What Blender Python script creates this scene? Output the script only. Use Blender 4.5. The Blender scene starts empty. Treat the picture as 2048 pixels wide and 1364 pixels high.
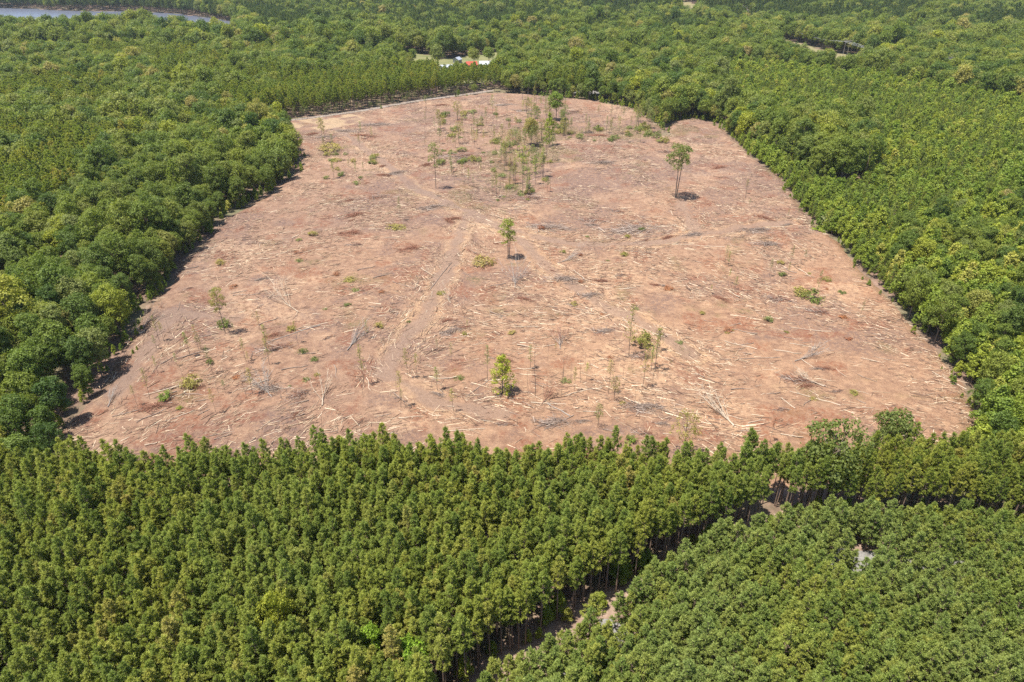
import bpy, math, random
import numpy as np
from mathutils import Vector

# ------------------------------------------------------------------ camera, sky, sun, exposure
S = bpy.context.scene
COL = S.collection
CAM_H = 100.0
PITCH = math.radians(30.0)
FPX = 1365.0                      # focal length in pixels of the 2048-wide photograph
cam_d = bpy.data.cameras.new('camera')
cam_d.sensor_width = 36.0
cam_d.lens = 36.0 * FPX / 2048.0
cam_d.clip_start = 1.0
cam_d.clip_end = 9000.0
cam = bpy.data.objects.new('camera', cam_d)
cam.location = (0, 0, CAM_H)
cam.rotation_euler = (math.radians(90) - PITCH, 0, 0)
COL.objects.link(cam)
S.camera = cam

SUN_EL = math.radians(72.0)
SH = Vector((0.93, 0.37, 0)).normalized()          # the way shadows fall on the ground
w = bpy.data.worlds.new('World')
S.world = w
w.use_nodes = True
nt = w.node_tree
sky = nt.nodes.new('ShaderNodeTexSky')
sky.sky_type = 'NISHITA'
sky.sun_disc = False
sky.sun_elevation = SUN_EL
sky.sun_rotation = math.atan2(-SH.x, -SH.y)
nt.links.new(sky.outputs[0], nt.nodes['Background'].inputs[0])
nt.nodes['Background'].inputs[1].default_value = 0.095
sun_d = bpy.data.lights.new('sun', 'SUN')
sun_d.energy = 4.6
sun_d.angle = math.radians(0.53)
sun_d.color = (1.0, 0.95, 0.87)
sun = bpy.data.objects.new('sun', sun_d)
dv = Vector((SH.x * math.cos(SUN_EL), SH.y * math.cos(SUN_EL), -math.sin(SUN_EL)))
sun.rotation_euler = dv.to_track_quat('-Z', 'Y').to_euler()
sun.location = (0, 0, 300)
COL.objects.link(sun)
S.view_settings.view_transform = 'Standard'
S.view_settings.look = 'None'
S.view_settings.gamma = 1.0
S.view_settings.use_curve_mapping = False
S.view_settings.exposure = 1.28
S.render.engine = 'CYCLES'
cy = S.cycles
cy.max_bounces = 5
cy.diffuse_bounces = 3
cy.glossy_bounces = 2
cy.transmission_bounces = 3
cy.volume_bounces = 1
cy.transparent_max_bounces = 4
cy.use_denoising = False
cy.sample_clamp_indirect = 1.5

# ------------------------------------------------------------------ small tools
RNG = np.random.default_rng(11)
random.seed(5)


def vnoise(x, y, scale, seed=0):
    """smooth value noise in -1..1"""
    x = np.asarray(x, float) / scale
    y = np.asarray(y, float) / scale
    xi = np.floor(x).astype(np.int64)
    yi = np.floor(y).astype(np.int64)
    fx = x - xi
    fy = y - yi
    fx = fx * fx * (3 - 2 * fx)
    fy = fy * fy * (3 - 2 * fy)

    def h(a, b):
        n = (a * 374761393 + b * 668265263 + seed * 974711) & 0xffffffff
        n = ((n ^ (n >> 13)) * 1274126177) & 0xffffffff
        n = (n ^ (n >> 16)) & 0xffff
        return n / 32767.5 - 1
    return (h(xi, yi) * (1 - fx) + h(xi + 1, yi) * fx) * (1 - fy) + (h(xi, yi + 1) * (1 - fx) + h(xi + 1, yi + 1) * fx) * fy


def sstep(a, b, v):
    t = np.clip((np.asarray(v, float) - a) / (b - a), 0, 1)
    return t * t * (3 - 2 * t)


def flat(px, py, h=0.0):
    """photograph pixel -> point on the level z = h"""
    u = (px - 1024) / FPX
    v = (682 - py) / FPX
    d = np.array([u, math.cos(PITCH) + v * math.sin(PITCH), -math.sin(PITCH) + v * math.cos(PITCH)])
    t = (h - CAM_H) / d[2]
    return d[0] * t, d[1] * t


def poly_flat(pts, h=0.0):
    return np.array([flat(p[0], p[1], p[2] if len(p) > 2 else h) for p in pts])


def inside(x, y, P):
    x = np.asarray(x, float)
    y = np.asarray(y, float)
    r = np.zeros(x.shape, bool)
    n = len(P)
    for i in range(n):
        x1, y1 = P[i]
        x2, y2 = P[(i + 1) % n]
        if y1 == y2:
            continue
        c = ((y1 > y) != (y2 > y)) & (x < (x2 - x1) * (y - y1) / (y2 - y1) + x1)
        r ^= c
    return r


def dist_line(x, y, P, closed=False):
    x = np.asarray(x, float)
    y = np.asarray(y, float)
    best = np.full(x.shape, 1e9)
    n = len(P)
    for i in range(n if closed else n - 1):
        ax, ay = P[i]
        bx, by = P[(i + 1) % n]
        L = (bx - ax) ** 2 + (by - ay) ** 2 + 1e-9
        t = np.clip(((x - ax) * (bx - ax) + (y - ay) * (by - ay)) / L, 0, 1)
        best = np.minimum(best, np.hypot(x - ax - t * (bx - ax), y - ay - t * (by - ay)))
    return best


# ------------------------------------------------------------------ layout, read off the photograph
CLEAR_PX = [(140, 935), (110, 866), (150, 822), (215, 745), (250, 685), (285, 618), (335, 575), (352, 532), (420, 472), (452, 432),
            (530, 392), (585, 352), (598, 320), (582, 285), (560, 243), (650, 230), (740, 217), (830, 203), (900, 193),
            (980, 184), (1060, 189), (1180, 201), (1260, 216), (1305, 238), (1325, 258), (1350, 241), (1400, 237),
            (1440, 250), (1482, 292), (1520, 322), (1562, 352), (1590, 392), (1622, 442), (1690, 492), (1722, 532),
            (1772, 582), (1832, 652), (1882, 702), (1932, 772), (1955, 835), (1935, 905), (1900, 935), (1500, 985), (1000, 965)]
CLEAR = poly_flat(CLEAR_PX)
ROAD = poly_flat([(470, 250), (540, 243), (600, 236), (650, 227.5), (740, 214.5), (830, 200.5), (900, 190.5), (955, 183), (985, 179)])
SWALE = poly_flat([(1330, 262), (1240, 262), (1120, 262), (1080, 285), (1050, 330), (1010, 370), (960, 395)])
LANE_EDGE = poly_flat([(880, 1420), (960, 1352), (1050, 1290), (1110, 1245), (1200, 1205), (1300, 1140), (1400, 1098), (1500, 1068), (1600, 1045), (1700, 1042), (1850, 1050), (2100, 1062)])
POND = poly_flat([(-260, 16), (-60, 15), (60, 17), (90, 20), (150, 22), (250, 22), (330, 26), (400, 34), (452, 42), (464, 46), (452, 50, 22), (400, 47, 22), (330, 38, 22), (250, 31, 22), (180, 27, 20), (90, 29, 22), (-60, 28, 22), (-260, 27, 22)])
FIELD = poly_flat([(800, 100), (865, 106), (880, 114), (925, 106), (1000, 94), (1085, 98), (1090, 104, 3), (1000, 106, 3), (1005, 128, 2), (985, 136, 11), (880, 141, 10), (865, 128, 10), (810, 124, 10)])
STRIP = poly_flat([(1556, 69), (1600, 78), (1660, 98), (1735, 112), (1715, 119, 13), (1640, 109, 13), (1580, 97, 13), (1560, 86, 13)])
TAN = poly_flat([(1362, 8), (1395, 16), (1392, 23, 12), (1362, 22, 12)])
DRIVE = poly_flat([(1815, 52), (1832, 56), (1834, 72), (1818, 78, 14), (1812, 74, 14)])
YARD = poly_flat([(1145, 182), (1215, 181), (1216, 190), (1145, 188)])
CORR = poly_flat([(1440, 0), (1500, 40), (1565, 70), (1650, 97), (1740, 122), (1850, 143), (1980, 166), (2120, 190)])
PALE = poly_flat([(1640, 1088), (1720, 1098), (1850, 1105), (1960, 1124), (1960, 1148, 6), (1850, 1136, 6), (1720, 1130, 6), (1640, 1116, 6)])
PALE2 = poly_flat([(1325, 1178), (1395, 1190), (1380, 1226, 4), (1330, 1214, 4)])
PALE3 = poly_flat([(1205, 1238), (1262, 1246), (1250, 1290, 4), (1198, 1275, 4)])
PALE4 = poly_flat([(1110, 1320), (1160, 1320), (1155, 1352, 4), (1105, 1352, 4)])


def terr(x, y):
    x = np.asarray(x, float)
    y = np.asarray(y, float)
    z = 0.7 * np.sin(x / 61.0 + 1.0) * np.sin(y / 74.0) + 0.35 * np.sin(x / 23.0 + y / 31.0)
    z = z - 1.6 * np.exp(-(dist_line(x, y, SWALE) / 9.0) ** 2)
    far = sstep(640, 1000, y)
    z = z + far * (6 * np.sin(x / 210.0 + 0.7) * np.cos(y / 260.0) + 4 * np.sin(x / 97.0 + y / 151.0))
    pm = np.exp(-(np.clip(dist_line(x, y, POND, True), 0, 400) / 120.0) ** 2)
    pm = np.where(inside(x, y, POND), 1.0, pm)
    return z * (1 - pm)


def at(px, py, h=0.0):
    z = 0.0
    for _ in range(8):
        x, y = flat(px, py, z + h)
        z = 0.6 * float(terr(x, y)) + 0.4 * z
    return x, y, float(terr(x, y))


def to_px(x, y, z):
    x = np.asarray(x, float)
    d = y * math.cos(PITCH) - (z - CAM_H) * math.sin(PITCH)
    up = y * math.sin(PITCH) + (z - CAM_H) * math.cos(PITCH)
    d = np.maximum(d, 1.0)
    return 1024 + FPX * x / d, 682 - FPX * up / d


def px_size(x, y, z=0.0):
    """metres in one photograph pixel at a point"""
    return (y * math.cos(PITCH) - (z - CAM_H) * math.sin(PITCH)) / FPX


# ------------------------------------------------------------------ materials
def mat(name):
    m = bpy.data.materials.new(name)
    m.use_nodes = True
    t = m.node_tree
    return m, t, t.nodes['Principled BSDF']


def ramp(t, fac, stops, interp='LINEAR'):
    r = t.nodes.new('ShaderNodeValToRGB')
    cr = r.color_ramp
    cr.interpolation = interp
    while len(cr.elements) < len(stops):
        cr.elements.new(0.5)
    for e, (p, c) in zip(cr.elements, stops):
        e.position = p
        e.color = (*c, 1)
    t.links.new(fac, r.inputs[0])
    return r.outputs[0]


def noise(t, scale, detail=3, rough=0.55, vec=None, dist=0.0):
    n = t.nodes.new('ShaderNodeTexNoise')
    n.inputs['Scale'].default_value = scale
    n.inputs['Detail'].default_value = detail
    n.inputs['Roughness'].default_value = rough
    n.inputs['Distortion'].default_value = dist
    if vec is not None:
        t.links.new(vec, n.inputs['Vector'])
    return n.outputs['Fac']


def mix(t, fac, a, b, mode='MIX'):
    m = t.nodes.new('ShaderNodeMix')
    m.data_type = 'RGBA'
    m.blend_type = mode
    for sock, v in ((m.inputs[0], fac), (m.inputs[6], a), (m.inputs[7], b)):
        if isinstance(v, (int, float)):
            sock.default_value = v
        elif isinstance(v, tuple):
            sock.default_value = (*v, 1)
        else:
            t.links.new(v, sock)
    return m.outputs[2]


def mathn(t, op, a, b=0.0, clamp=False):
    m = t.nodes.new('ShaderNodeMath')
    m.operation = op
    m.use_clamp = clamp
    for sock, v in ((m.inputs[0], a), (m.inputs[1], b)):
        if isinstance(v, (int, float)):
            sock.default_value = v
        else:
            t.links.new(v, sock)
    return m.outputs[0]


def leaf_mat(name, stops, patch=None, patch_scale=0.02, trans=0.42, island=0.35):
    """foliage: each tree takes its tint from stops; each leaf is a little lighter or darker; patch = second tint that comes in stands"""
    m, t, b = mat(name)
    oi = t.nodes.new('ShaderNodeObjectInfo')
    W = np.array([1.80, 1.54, 0.98])
    stops = [(p, tuple(np.array(c) * W)) for p, c in stops]
    col = ramp(t, oi.outputs['Random'], stops)
    if patch:
        patch = tuple(np.array(patch) * W)
        mp = t.nodes.new('ShaderNodeVectorMath')
        mp.operation = 'SCALE'
        mp.inputs['Scale'].default_value = patch_scale
        t.links.new(oi.outputs['Location'], mp.inputs[0])
        f = noise(t, 1.0, 2, 0.5, mp.outputs[0])
        f = ramp(t, f, [(0.42, (0, 0, 0)), (0.6, (1, 1, 1))])
        col = mix(t, mathn(t, 'MULTIPLY', f, 0.6), col, patch)
    g = t.nodes.new('ShaderNodeNewGeometry')
    v = mathn(t, 'MULTIPLY_ADD', g.outputs['Random Per Island'], island * 2)
    v.node.inputs[2].default_value = 1 - island
    hsv = t.nodes.new('ShaderNodeHueSaturation')
    t.links.new(col, hsv.inputs['Color'])
    t.links.new(v, hsv.inputs['Value'])
    b.inputs['Roughness'].default_value = 0.6
    b.inputs['Specular IOR Level'].default_value = 0.25
    t.links.new(hsv.outputs[0], b.inputs['Base Color'])
    tr = t.nodes.new('ShaderNodeBsdfTranslucent')
    tc = mix(t, 1.0, hsv.outputs[0], (1.25, 1.3, 0.6), 'MULTIPLY')
    t.links.new(tc, tr.inputs[0])
    ms = t.nodes.new('ShaderNodeMixShader')
    ms.inputs[0].default_value = trans
    t.links.new(b.outputs[0], ms.inputs[1])
    t.links.new(tr.outputs[0], ms.inputs[2])
    t.links.new(ms.outputs[0], t.nodes['Material Output'].inputs['Surface'])
    return m


def simple_mat(name, c1, c2, scale=3.0, rough=0.85, spec=0.2):
    m, t, b = mat(name)
    tc = t.nodes.new('ShaderNodeTexCoord')
    f = noise(t, scale, 4, 0.6, tc.outputs['Object'])
    f = ramp(t, f, [(0.3, (0, 0, 0)), (0.7, (1, 1, 1))])
    t.links.new(mix(t, f, c1, c2), b.inputs['Base Color'])
    b.inputs['Roughness'].default_value = rough
    b.inputs['Specular IOR Level'].default_value = spec
    return m


def island_mat(name, stops, rough=0.9):
    m, t, b = mat(name)
    g = t.nodes.new('ShaderNodeNewGeometry')
    col = ramp(t, g.outputs['Random Per Island'], stops)
    t.links.new(col, b.inputs['Base Color'])
    b.inputs['Roughness'].default_value = rough
    b.inputs['Specular IOR Level'].default_value = 0.095
    return m


M = {}
M['pine'] = leaf_mat('pine_needles', [(0.0, (0.074, 0.116, 0.032)), (0.35, (0.112, 0.154, 0.040)), (0.7, (0.140, 0.176, 0.044)), (0.95, (0.158, 0.182, 0.054)), (1.0, (0.178, 0.176, 0.074))], (0.106, 0.156, 0.050), 0.03)
M['ypine'] = leaf_mat('young_pine_needles', [(0.0, (0.082, 0.130, 0.042)), (0.5, (0.112, 0.160, 0.050)), (1.0, (0.150, 0.182, 0.054))], (0.115, 0.165, 0.074), 0.05)
M['fpine'] = leaf_mat('far_pine_needles', [(0.0, (0.036, 0.066, 0.034)), (0.6, (0.054, 0.086, 0.040)), (1.0, (0.075, 0.104, 0.044))], None)
M['broad'] = leaf_mat('broad_leaves', [(0.0, (0.034, 0.068, 0.022)), (0.2, (0.055, 0.095, 0.024)), (0.4, (0.078, 0.118, 0.026)), (0.55, (0.100, 0.135, 0.032)), (0.68, (0.120, 0.148, 0.048)), (0.78, (0.100, 0.132, 0.062)), (0.86, (0.070, 0.115, 0.030)), (0.94, (0.150, 0.185, 0.030)), (1.0, (0.170, 0.160, 0.095))], (0.085, 0.120, 0.032), 0.012)
M['light'] = leaf_mat('sapling_leaves', [(0.0, (0.078, 0.128, 0.032)), (0.5, (0.126, 0.176, 0.036)), (0.85, (0.160, 0.202, 0.040)), (1.0, (0.200, 0.215, 0.075))], (0.085, 0.140, 0.030), 0.015)
M['lime'] = leaf_mat('lime_leaves', [(0.0, (0.150, 0.185, 0.034)), (1.0, (0.165, 0.205, 0.036))])
M['green'] = leaf_mat('bright_leaves', [(0.0, (0.100, 0.185, 0.025)), (1.0, (0.120, 0.200, 0.028))])
M['grey'] = leaf_mat('grey_green_leaves', [(0.0, (0.090, 0.122, 0.060)), (1.0, (0.125, 0.150, 0.082))])
M['olive'] = leaf_mat('olive_leaves', [(0.0, (0.105, 0.118, 0.045)), (0.5, (0.140, 0.150, 0.055)), (1.0, (0.170, 0.160, 0.080))])
M['dark'] = leaf_mat('dark_leaves', [(0.0, (0.056, 0.084, 0.028)), (1.0, (0.080, 0.112, 0.040))])
M['rust'] = leaf_mat('dead_rust_needles', [(0.0, (0.115, 0.050, 0.036)), (0.5, (0.135, 0.068, 0.050)), (1.0, (0.165, 0.075, 0.042))], trans=0.15)
M['bark'] = simple_mat('bark', (0.10, 0.075, 0.055), (0.21, 0.165, 0.13), 4.0)
M['pbark'] = simple_mat('pine_bark', (0.13, 0.085, 0.06), (0.25, 0.18, 0.14), 4.0)
M['gbark'] = simple_mat('grey_bark', (0.17, 0.145, 0.125), (0.29, 0.26, 0.23), 4.0)
M['wood'] = simple_mat('bare_wood', (0.30, 0.23, 0.165), (0.44, 0.36, 0.27), 2.0)
M['wood2'] = simple_mat('weathered_log', (0.13, 0.095, 0.075), (0.27, 0.205, 0.16), 2.0)
M['slash'] = island_mat('slash_wood', [(0.0, (0.060, 0.038, 0.030)), (0.3, (0.13, 0.082, 0.062)), (0.5, (0.26, 0.175, 0.12)), (0.75, (0.42, 0.31, 0.20)), (1.0, (0.58, 0.48, 0.35))])
M['twig'] = island_mat('grey_twigs', [(0.0, (0.105, 0.074, 0.060)), (0.5, (0.20, 0.150, 0.122)), (1.0, (0.34, 0.275, 0.225))])
M['rtwig'] = island_mat('rust_twigs', [(0.0, (0.12, 0.052, 0.034)), (0.5, (0.21, 0.095, 0.06)), (1.0, (0.31, 0.18, 0.125))])


# ------------------------------------------------------------------ meshes
class MB:
    """collects vertices and faces (faces of 3 or 4) with a material slot each"""

    def __init__(s):
        s.v, s.f, s.n, s.m, s.k = [], [], [], [], 0

    def add(s, V, F, slot=0):
        V = np.asarray(V, np.float32).reshape(-1, 3)
        F = np.asarray(F, np.int64)
        s.f.append((F + s.k).ravel())
        s.n.append(np.full(len(F), F.shape[1], np.int64))
        s.m.append(np.full(len(F), slot, np.int64))
        s.v.append(V)
        s.k += len(V)
        return s

    def join(s, o, slot):
        for V in o.v:
            s.v.append(V)
        for F in o.f:
            s.f.append(F + s.k)
        s.n += o.n
        s.m += [np.full(len(a), slot, np.int64) for a in o.m]
        s.k += o.k
        return s

    def mesh(s, name, mats, smooth=False):
        me = bpy.data.meshes.new(name)
        V = np.concatenate(s.v)
        F = np.concatenate(s.f)
        N = np.concatenate(s.n)
        me.vertices.add(len(V))
        me.vertices.foreach_set('co', V.ravel())
        me.loops.add(len(F))
        me.loops.foreach_set('vertex_index', F.astype(np.int32))
        me.polygons.add(len(N))
        me.polygons.foreach_set('loop_start', np.concatenate([[0], np.cumsum(N)[:-1]]).astype(np.int32))
        me.polygons.foreach_set('loop_total', N.astype(np.int32))
        me.polygons.foreach_set('material_index', np.concatenate(s.m).astype(np.int32))
        me.polygons.foreach_set('use_smooth', np.full(len(N), smooth))
        for m in mats:
            me.materials.append(m)
        me.update(calc_edges=True)
        return me


def unit(a):
    return a / (np.linalg.norm(a, axis=-1, keepdims=True) + 1e-9)


def tube(mb, P, R, n=6, slot=0, cap=True):
    P = np.asarray(P, float)
    k = len(P)
    T = unit(np.gradient(P, axis=0))
    ref = np.where(np.abs(T[:, 2:3]) > 0.9, np.array([[1.0, 0, 0]]), np.array([[0, 0, 1.0]]))
    A = unit(np.cross(T, ref))
    B = np.cross(T, A)
    a = np.arange(n) * 2 * math.pi / n
    R = np.asarray(R, float)
    V = P[:, None, :] + R[:, None, None] * (np.cos(a)[None, :, None] * A[:, None, :] + np.sin(a)[None, :, None] * B[:, None, :])
    F = []
    for i in range(k - 1):
        for j in range(n):
            F.append((i * n + j, i * n + (j + 1) % n, (i + 1) * n + (j + 1) % n, (i + 1) * n + j))
    mb.add(V, F, slot)
    if cap:
        c0 = V[-1].mean(0)
        mb.add(np.vstack([V[-1], c0[None]]), [(j, (j + 1) % n, n) for j in range(n)], slot)
        c1 = V[0].mean(0)
        mb.add(np.vstack([V[0], c1[None]]), [((j + 1) % n, j, n) for j in range(n)], slot)


def sticks(mb, A, B, RA, RB, slot=0):
    """many three-sided tapered sticks"""
    A = np.asarray(A, float)
    B = np.asarray(B, float)
    k = len(A)
    T = unit(B - A)
    r = np.random.default_rng(k).normal(size=(k, 3))
    X = unit(np.cross(T, r))
    Y = np.cross(T, X)
    V = np.zeros((k, 6, 3))
    for j in range(3):
        a = 2 * math.pi * j / 3
        o = math.cos(a) * X + math.sin(a) * Y
        V[:, j] = A + o * np.asarray(RA)[:, None]
        V[:, 3 + j] = B + o * np.asarray(RB)[:, None]
    q = np.array([(0, 1, 4, 3), (1, 2, 5, 4), (2, 0, 3, 5)])
    F = (np.arange(k)[:, None, None] * 6 + q[None]).reshape(-1, 4)
    mb.add(V.reshape(-1, 3), F, slot)


def cards(mb, C, N, Sz, asp, rng, slot=0):
    k = len(C)
    t = unit(np.cross(N, rng.normal(size=(k, 3))))
    b = np.cross(N, t)
    Sz = np.asarray(Sz)[:, None]
    V = np.stack([C + t * Sz, C + b * Sz * asp, C - t * Sz, C - b * Sz * asp], 1)
    mb.add(V.reshape(-1, 3), (np.arange(k)[:, None] * 4 + np.arange(4)[None]), slot)


def needles(mb, C, D, L, W, rng, slot=0):
    k = len(C)
    D = unit(D)
    t = unit(np.cross(D, rng.normal(0, 0.45, (k, 3)) + np.array([0, 0, 1.0]))) * np.asarray(W)[:, None] * 0.5
    L = np.asarray(L)[:, None]
    V = np.stack([C - t * 0.6, C + D * L * 0.45 - t, C + D * L, C + D * L * 0.45 + t], 1)
    mb.add(V.reshape(-1, 3), (np.arange(k)[:, None] * 4 + np.arange(4)[None]), slot)


def make_pine(seed, H=15.0, base=0.5, R=1.9, nb=34, tufts=5, nn=22, nl=0.5, nw=0.10, shape=0.75, top=1.0, limb=True, rough=1.0):
    """trunk and crown of one pine: whorls of rising branches that carry tufts of needles"""
    rng = np.random.default_rng(seed)
    T, Cn = MB(), MB()
    k = 7
    zz = np.linspace(0, H * 0.985, k)
    lean = rng.normal(0, 0.012, 2)
    wob = rng.normal(0, 0.06, (k, 2)).cumsum(0) * 0.5
    P = np.c_[lean[0] * zz + wob[:, 0] * zz / H, lean[1] * zz + wob[:, 1] * zz / H, zz]
    rb = 0.0105 * H
    tube(T, P, np.linspace(rb, 0.018, k), 6)

    def axis(z):
        return np.array([np.interp(z, zz, P[:, 0]), np.interp(z, zz, P[:, 1]), z])
    cb = base * H
    C, D = [], []
    az = rng.uniform(0, 6.28)
    for i in range(nb):
        u = (i + rng.uniform(0, 0.9)) / nb
        z = cb + (H * 0.97 - cb) * u
        az += 2.4 + rng.normal(0, 0.3)
        r = R * ((1 - u) ** shape * (0.5 + 0.5 * min(1, u / 0.22)) + 0.06) * rng.uniform(0.65, 1.25) ** rough
        rise = r * (0.12 + 0.55 * u) + rng.normal(0, 0.08)
        p0 = axis(z)
        dirv = np.array([math.cos(az), math.sin(az), 0])
        p1 = p0 + dirv * r * 0.55 + np.array([0, 0, rise * 0.35])
        p2 = p0 + dirv * r + np.array([0, 0, rise])
        if limb:
            tube(T, [p0, p1, p2], [0.035 * (1.2 - u) + 0.012, 0.024, 0.01], 3, cap=False)
        nt_ = max(2, int(round(tufts * (0.5 + 0.6 * r / R))))
        for j in range(nt_):
            s = 0.42 + 0.58 * (j + 0.6) / nt_
            s = min(s, 1.0)
            c = p0 + (p1 - p0) * min(1, s / 0.55) + (p2 - p1) * max(0, (s - 0.55) / 0.45)
            side = np.array([-dirv[1], dirv[0], 0]) * rng.normal(0, 0.26 * r * (1.2 - s) + 0.08)
            c = c + side + rng.normal(0, 0.07, 3)
            C.append(c)
            D.append(dirv * 0.75 + side * 0.8 + np.array([0, 0, 0.55]))
    for j in range(int(3 * top)):
        C.append(axis(H * (0.955 + 0.016 * j)) + rng.normal(0, 0.05, 3))
        D.append(np.array([0, 0, 1.0]))
    C = np.repeat(np.array(C), nn, 0)
    D = np.repeat(unit(np.array(D)), nn, 0)
    D = D + rng.normal(0, 0.60, D.shape)
    C = C + rng.normal(0, 0.085, C.shape)
    n = len(C)
    needles(Cn, C, D, nl * rng.uniform(0.6, 1.2, n), nw * rng.uniform(0.7, 1.3, n), rng)
    return T, Cn


def make_broad(seed, H=18.0, R=4.2, crown=0.62, lobes=15, pts=80, per=5, leaf=0.30, cone=0.0, drop=0.12, flat_top=0.0, trunk_r=None, fork=False, jitter=0.5):
    """trunk with limbs and a crown of leaf clumps set on lobes"""
    rng = np.random.default_rng(seed + 1000)
    T, Cn = MB(), MB()
    hc = H * crown
    z0 = H - hc
    tr = trunk_r or 0.0125 * H
    k = 6
    zz = np.linspace(0, z0 + hc * 0.72, k)
    wob = rng.normal(0, 0.10, (k, 2)).cumsum(0) * (zz / H)[:, None]
    P = np.c_[wob, zz]
    tube(T, P, np.linspace(tr, tr * 0.3, k), 7)
    if fork:
        P2 = P + np.c_[0.35 + 0.05 * zz, 0.1 + 0.02 * zz, 0 * zz]
        tube(T, P2, np.linspace(tr * 0.85, tr * 0.3, k), 7)
    L = []
    ang = rng.uniform(0, 6.28)
    for i in range(lobes):
        u = (i + 0.5) / lobes
        ang += 2.4 + rng.normal(0, 0.25)
        if cone > 0:
            prof = (1 - u) ** cone * 0.85 + 0.05
        else:
            prof = math.sqrt(max(0.02, 1 - (2 * (u ** 0.85) - 0.85) ** 2 / 1.6)) * 0.72
        rr = R * prof * rng.uniform(0.65, 1.05) * (0.75 if u > 0.9 else 1)
        rl = R * (0.25 + 0.23 * rng.random()) * (1.0 if cone == 0 else (0.45 + 0.6 * (1 - u)))
        z = z0 + hc * (0.12 + 0.78 * u + rng.normal(0, 0.04)) - (rl * 0.35 if u > 0.8 else 0)
        L.append((math.cos(ang) * rr, math.sin(ang) * rr, z, rl))
    L = np.array(L)
    for (x, y, z, rl) in L:
        zb = max(z0 * 0.75, z - rl * 1.6 - 0.25 * math.hypot(x, y))
        zb = min(zb, zz[-1])
        p0 = np.array([np.interp(zb, zz, P[:, 0]), np.interp(zb, zz, P[:, 1]), zb])
        p2 = np.array([x, y, z + rl * 0.3])
        p1 = p0 * 0.45 + p2 * 0.55 + np.array([0, 0, -0.25 * rl])
        tube(T, [p0, p1, p2], [tr * 0.42, tr * 0.28, tr * 0.08], 4, cap=False)
    C, N = [], []
    for (x, y, z, rl) in L:
        d = unit(rng.normal(size=(pts, 3)))
        d = d[d[:, 2] > -0.55]
        p = np.array([x, y, z]) + d * rl * np.array([1, 1, 0.82 - 0.25 * flat_top]) * rng.uniform(0.78, 1.08, (len(d), 1))
        keep = np.ones(len(d), bool)
        for (x2, y2, z2, r2) in L:
            if (x2, y2, z2) == (x, y, z):
                continue
            keep &= np.linalg.norm((p - np.array([x2, y2, z2])) / np.array([1, 1, 0.85]), axis=1) > r2 * 0.72
        keep &= rng.random(len(d)) > drop
        C.append(p[keep])
        N.append(d[keep])
    C = np.repeat(np.vstack(C), per, 0)
    N = np.repeat(np.vstack(N), per, 0)
    C = C + rng.normal(0, leaf * 1.1, C.shape)
    N = unit(N + np.array([0, 0, 0.35]) + rng.normal(0, jitter, N.shape))
    cards(Cn, C, N, leaf * rng.uniform(0.6, 1.25, len(C)), 0.62, rng)
    return T, Cn


def make_wisp(seed, H=9.0, R=0.9, base=0.4, nb=18, leaves=10, leaf=0.13, bare=False):
    """thin sapling left standing: a whip with short twigs and few leaves"""
    rng = np.random.default_rng(seed + 2000)
    T, Cn = MB(), MB()
    k = 6
    zz = np.linspace(0, H, k)
    wob = rng.normal(0, 0.05, (k, 2)).cumsum(0) * 1.2
    wob[0] = 0
    P = np.c_[wob, zz]
    tube(T, P, np.linspace(0.055, 0.012, k), 5)
    C = []
    az = 0
    for i in range(nb):
        u = (i + rng.random()) / nb
        z = H * (base + (0.99 - base) * u)
        az += 2.4 + rng.normal(0, 0.5)
        r = R * (1.05 - u) ** 0.6 * rng.uniform(0.4, 1.1)
        p0 = np.array([np.interp(z, zz, P[:, 0]), np.interp(z, zz, P[:, 1]), z])
        p1 = p0 + np.array([math.cos(az) * r, math.sin(az) * r, r * 0.7])
        tube(T, [p0, (p0 + p1) / 2 - np.array([0, 0, 0.05]), p1], [0.02, 0.015, 0.008], 3, cap=False)
        for s in rng.uniform(0.35, 1.05, leaves):
            C.append(p0 + (p1 - p0) * s + rng.normal(0, 0.16, 3))
    if not bare:
        C = np.array(C)
        N = unit(rng.normal(0, 0.7, C.shape) + np.array([0, 0, 0.7]))
        cards(Cn, C, N, leaf * rng.uniform(0.6, 1.3, len(C)), 0.6, rng)
    return T, Cn


def make_bush(seed, R=1.3, H=1.3, clumps=16, per=26, leaf=0.13):
    rng = np.random.default_rng(seed + 3000)
    T, Cn = MB(), MB()
    C, N = [], []
    for i in range(clumps):
        a = rng.uniform(0, 6.28)
        r = R * math.sqrt(rng.random())
        z = H * (1 - 0.6 * (r / R) ** 2) * rng.uniform(0.45, 1.0)
        tip = np.array([math.cos(a) * r, math.sin(a) * r, z])
        tube(T, [(0.15 * math.cos(a), 0.15 * math.sin(a), 0), tip * 0.55, tip], [0.03, 0.02, 0.008], 3, cap=False)
        c = tip + rng.normal(0, 0.22, (per, 3)) * np.array([1, 1, 0.8])
        C.append(c)
        N.append(unit(c - np.array([0, 0, -0.3]) + rng.normal(0, 0.6, c.shape)))
    C = np.vstack(C)
    N = np.vstack(N)
    cards(Cn, C, N, leaf * rng.uniform(0.6, 1.3, len(C)), 0.6, rng)
    return T, Cn


# ------------------------------------------------------------------ scene objects
def tag(o, label=None, cat=None, group=None, kind=None):
    if label:
        o['label'] = label
    if cat:
        o['category'] = cat
    if group:
        o['group'] = group
    if kind:
        o['kind'] = kind
    return o


def mobj(name, me, parent=None, loc=(0, 0, 0)):
    o = bpy.data.objects.new(name, me)
    COL.objects.link(o)
    o.location = loc
    o.parent = parent
    return o


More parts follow.
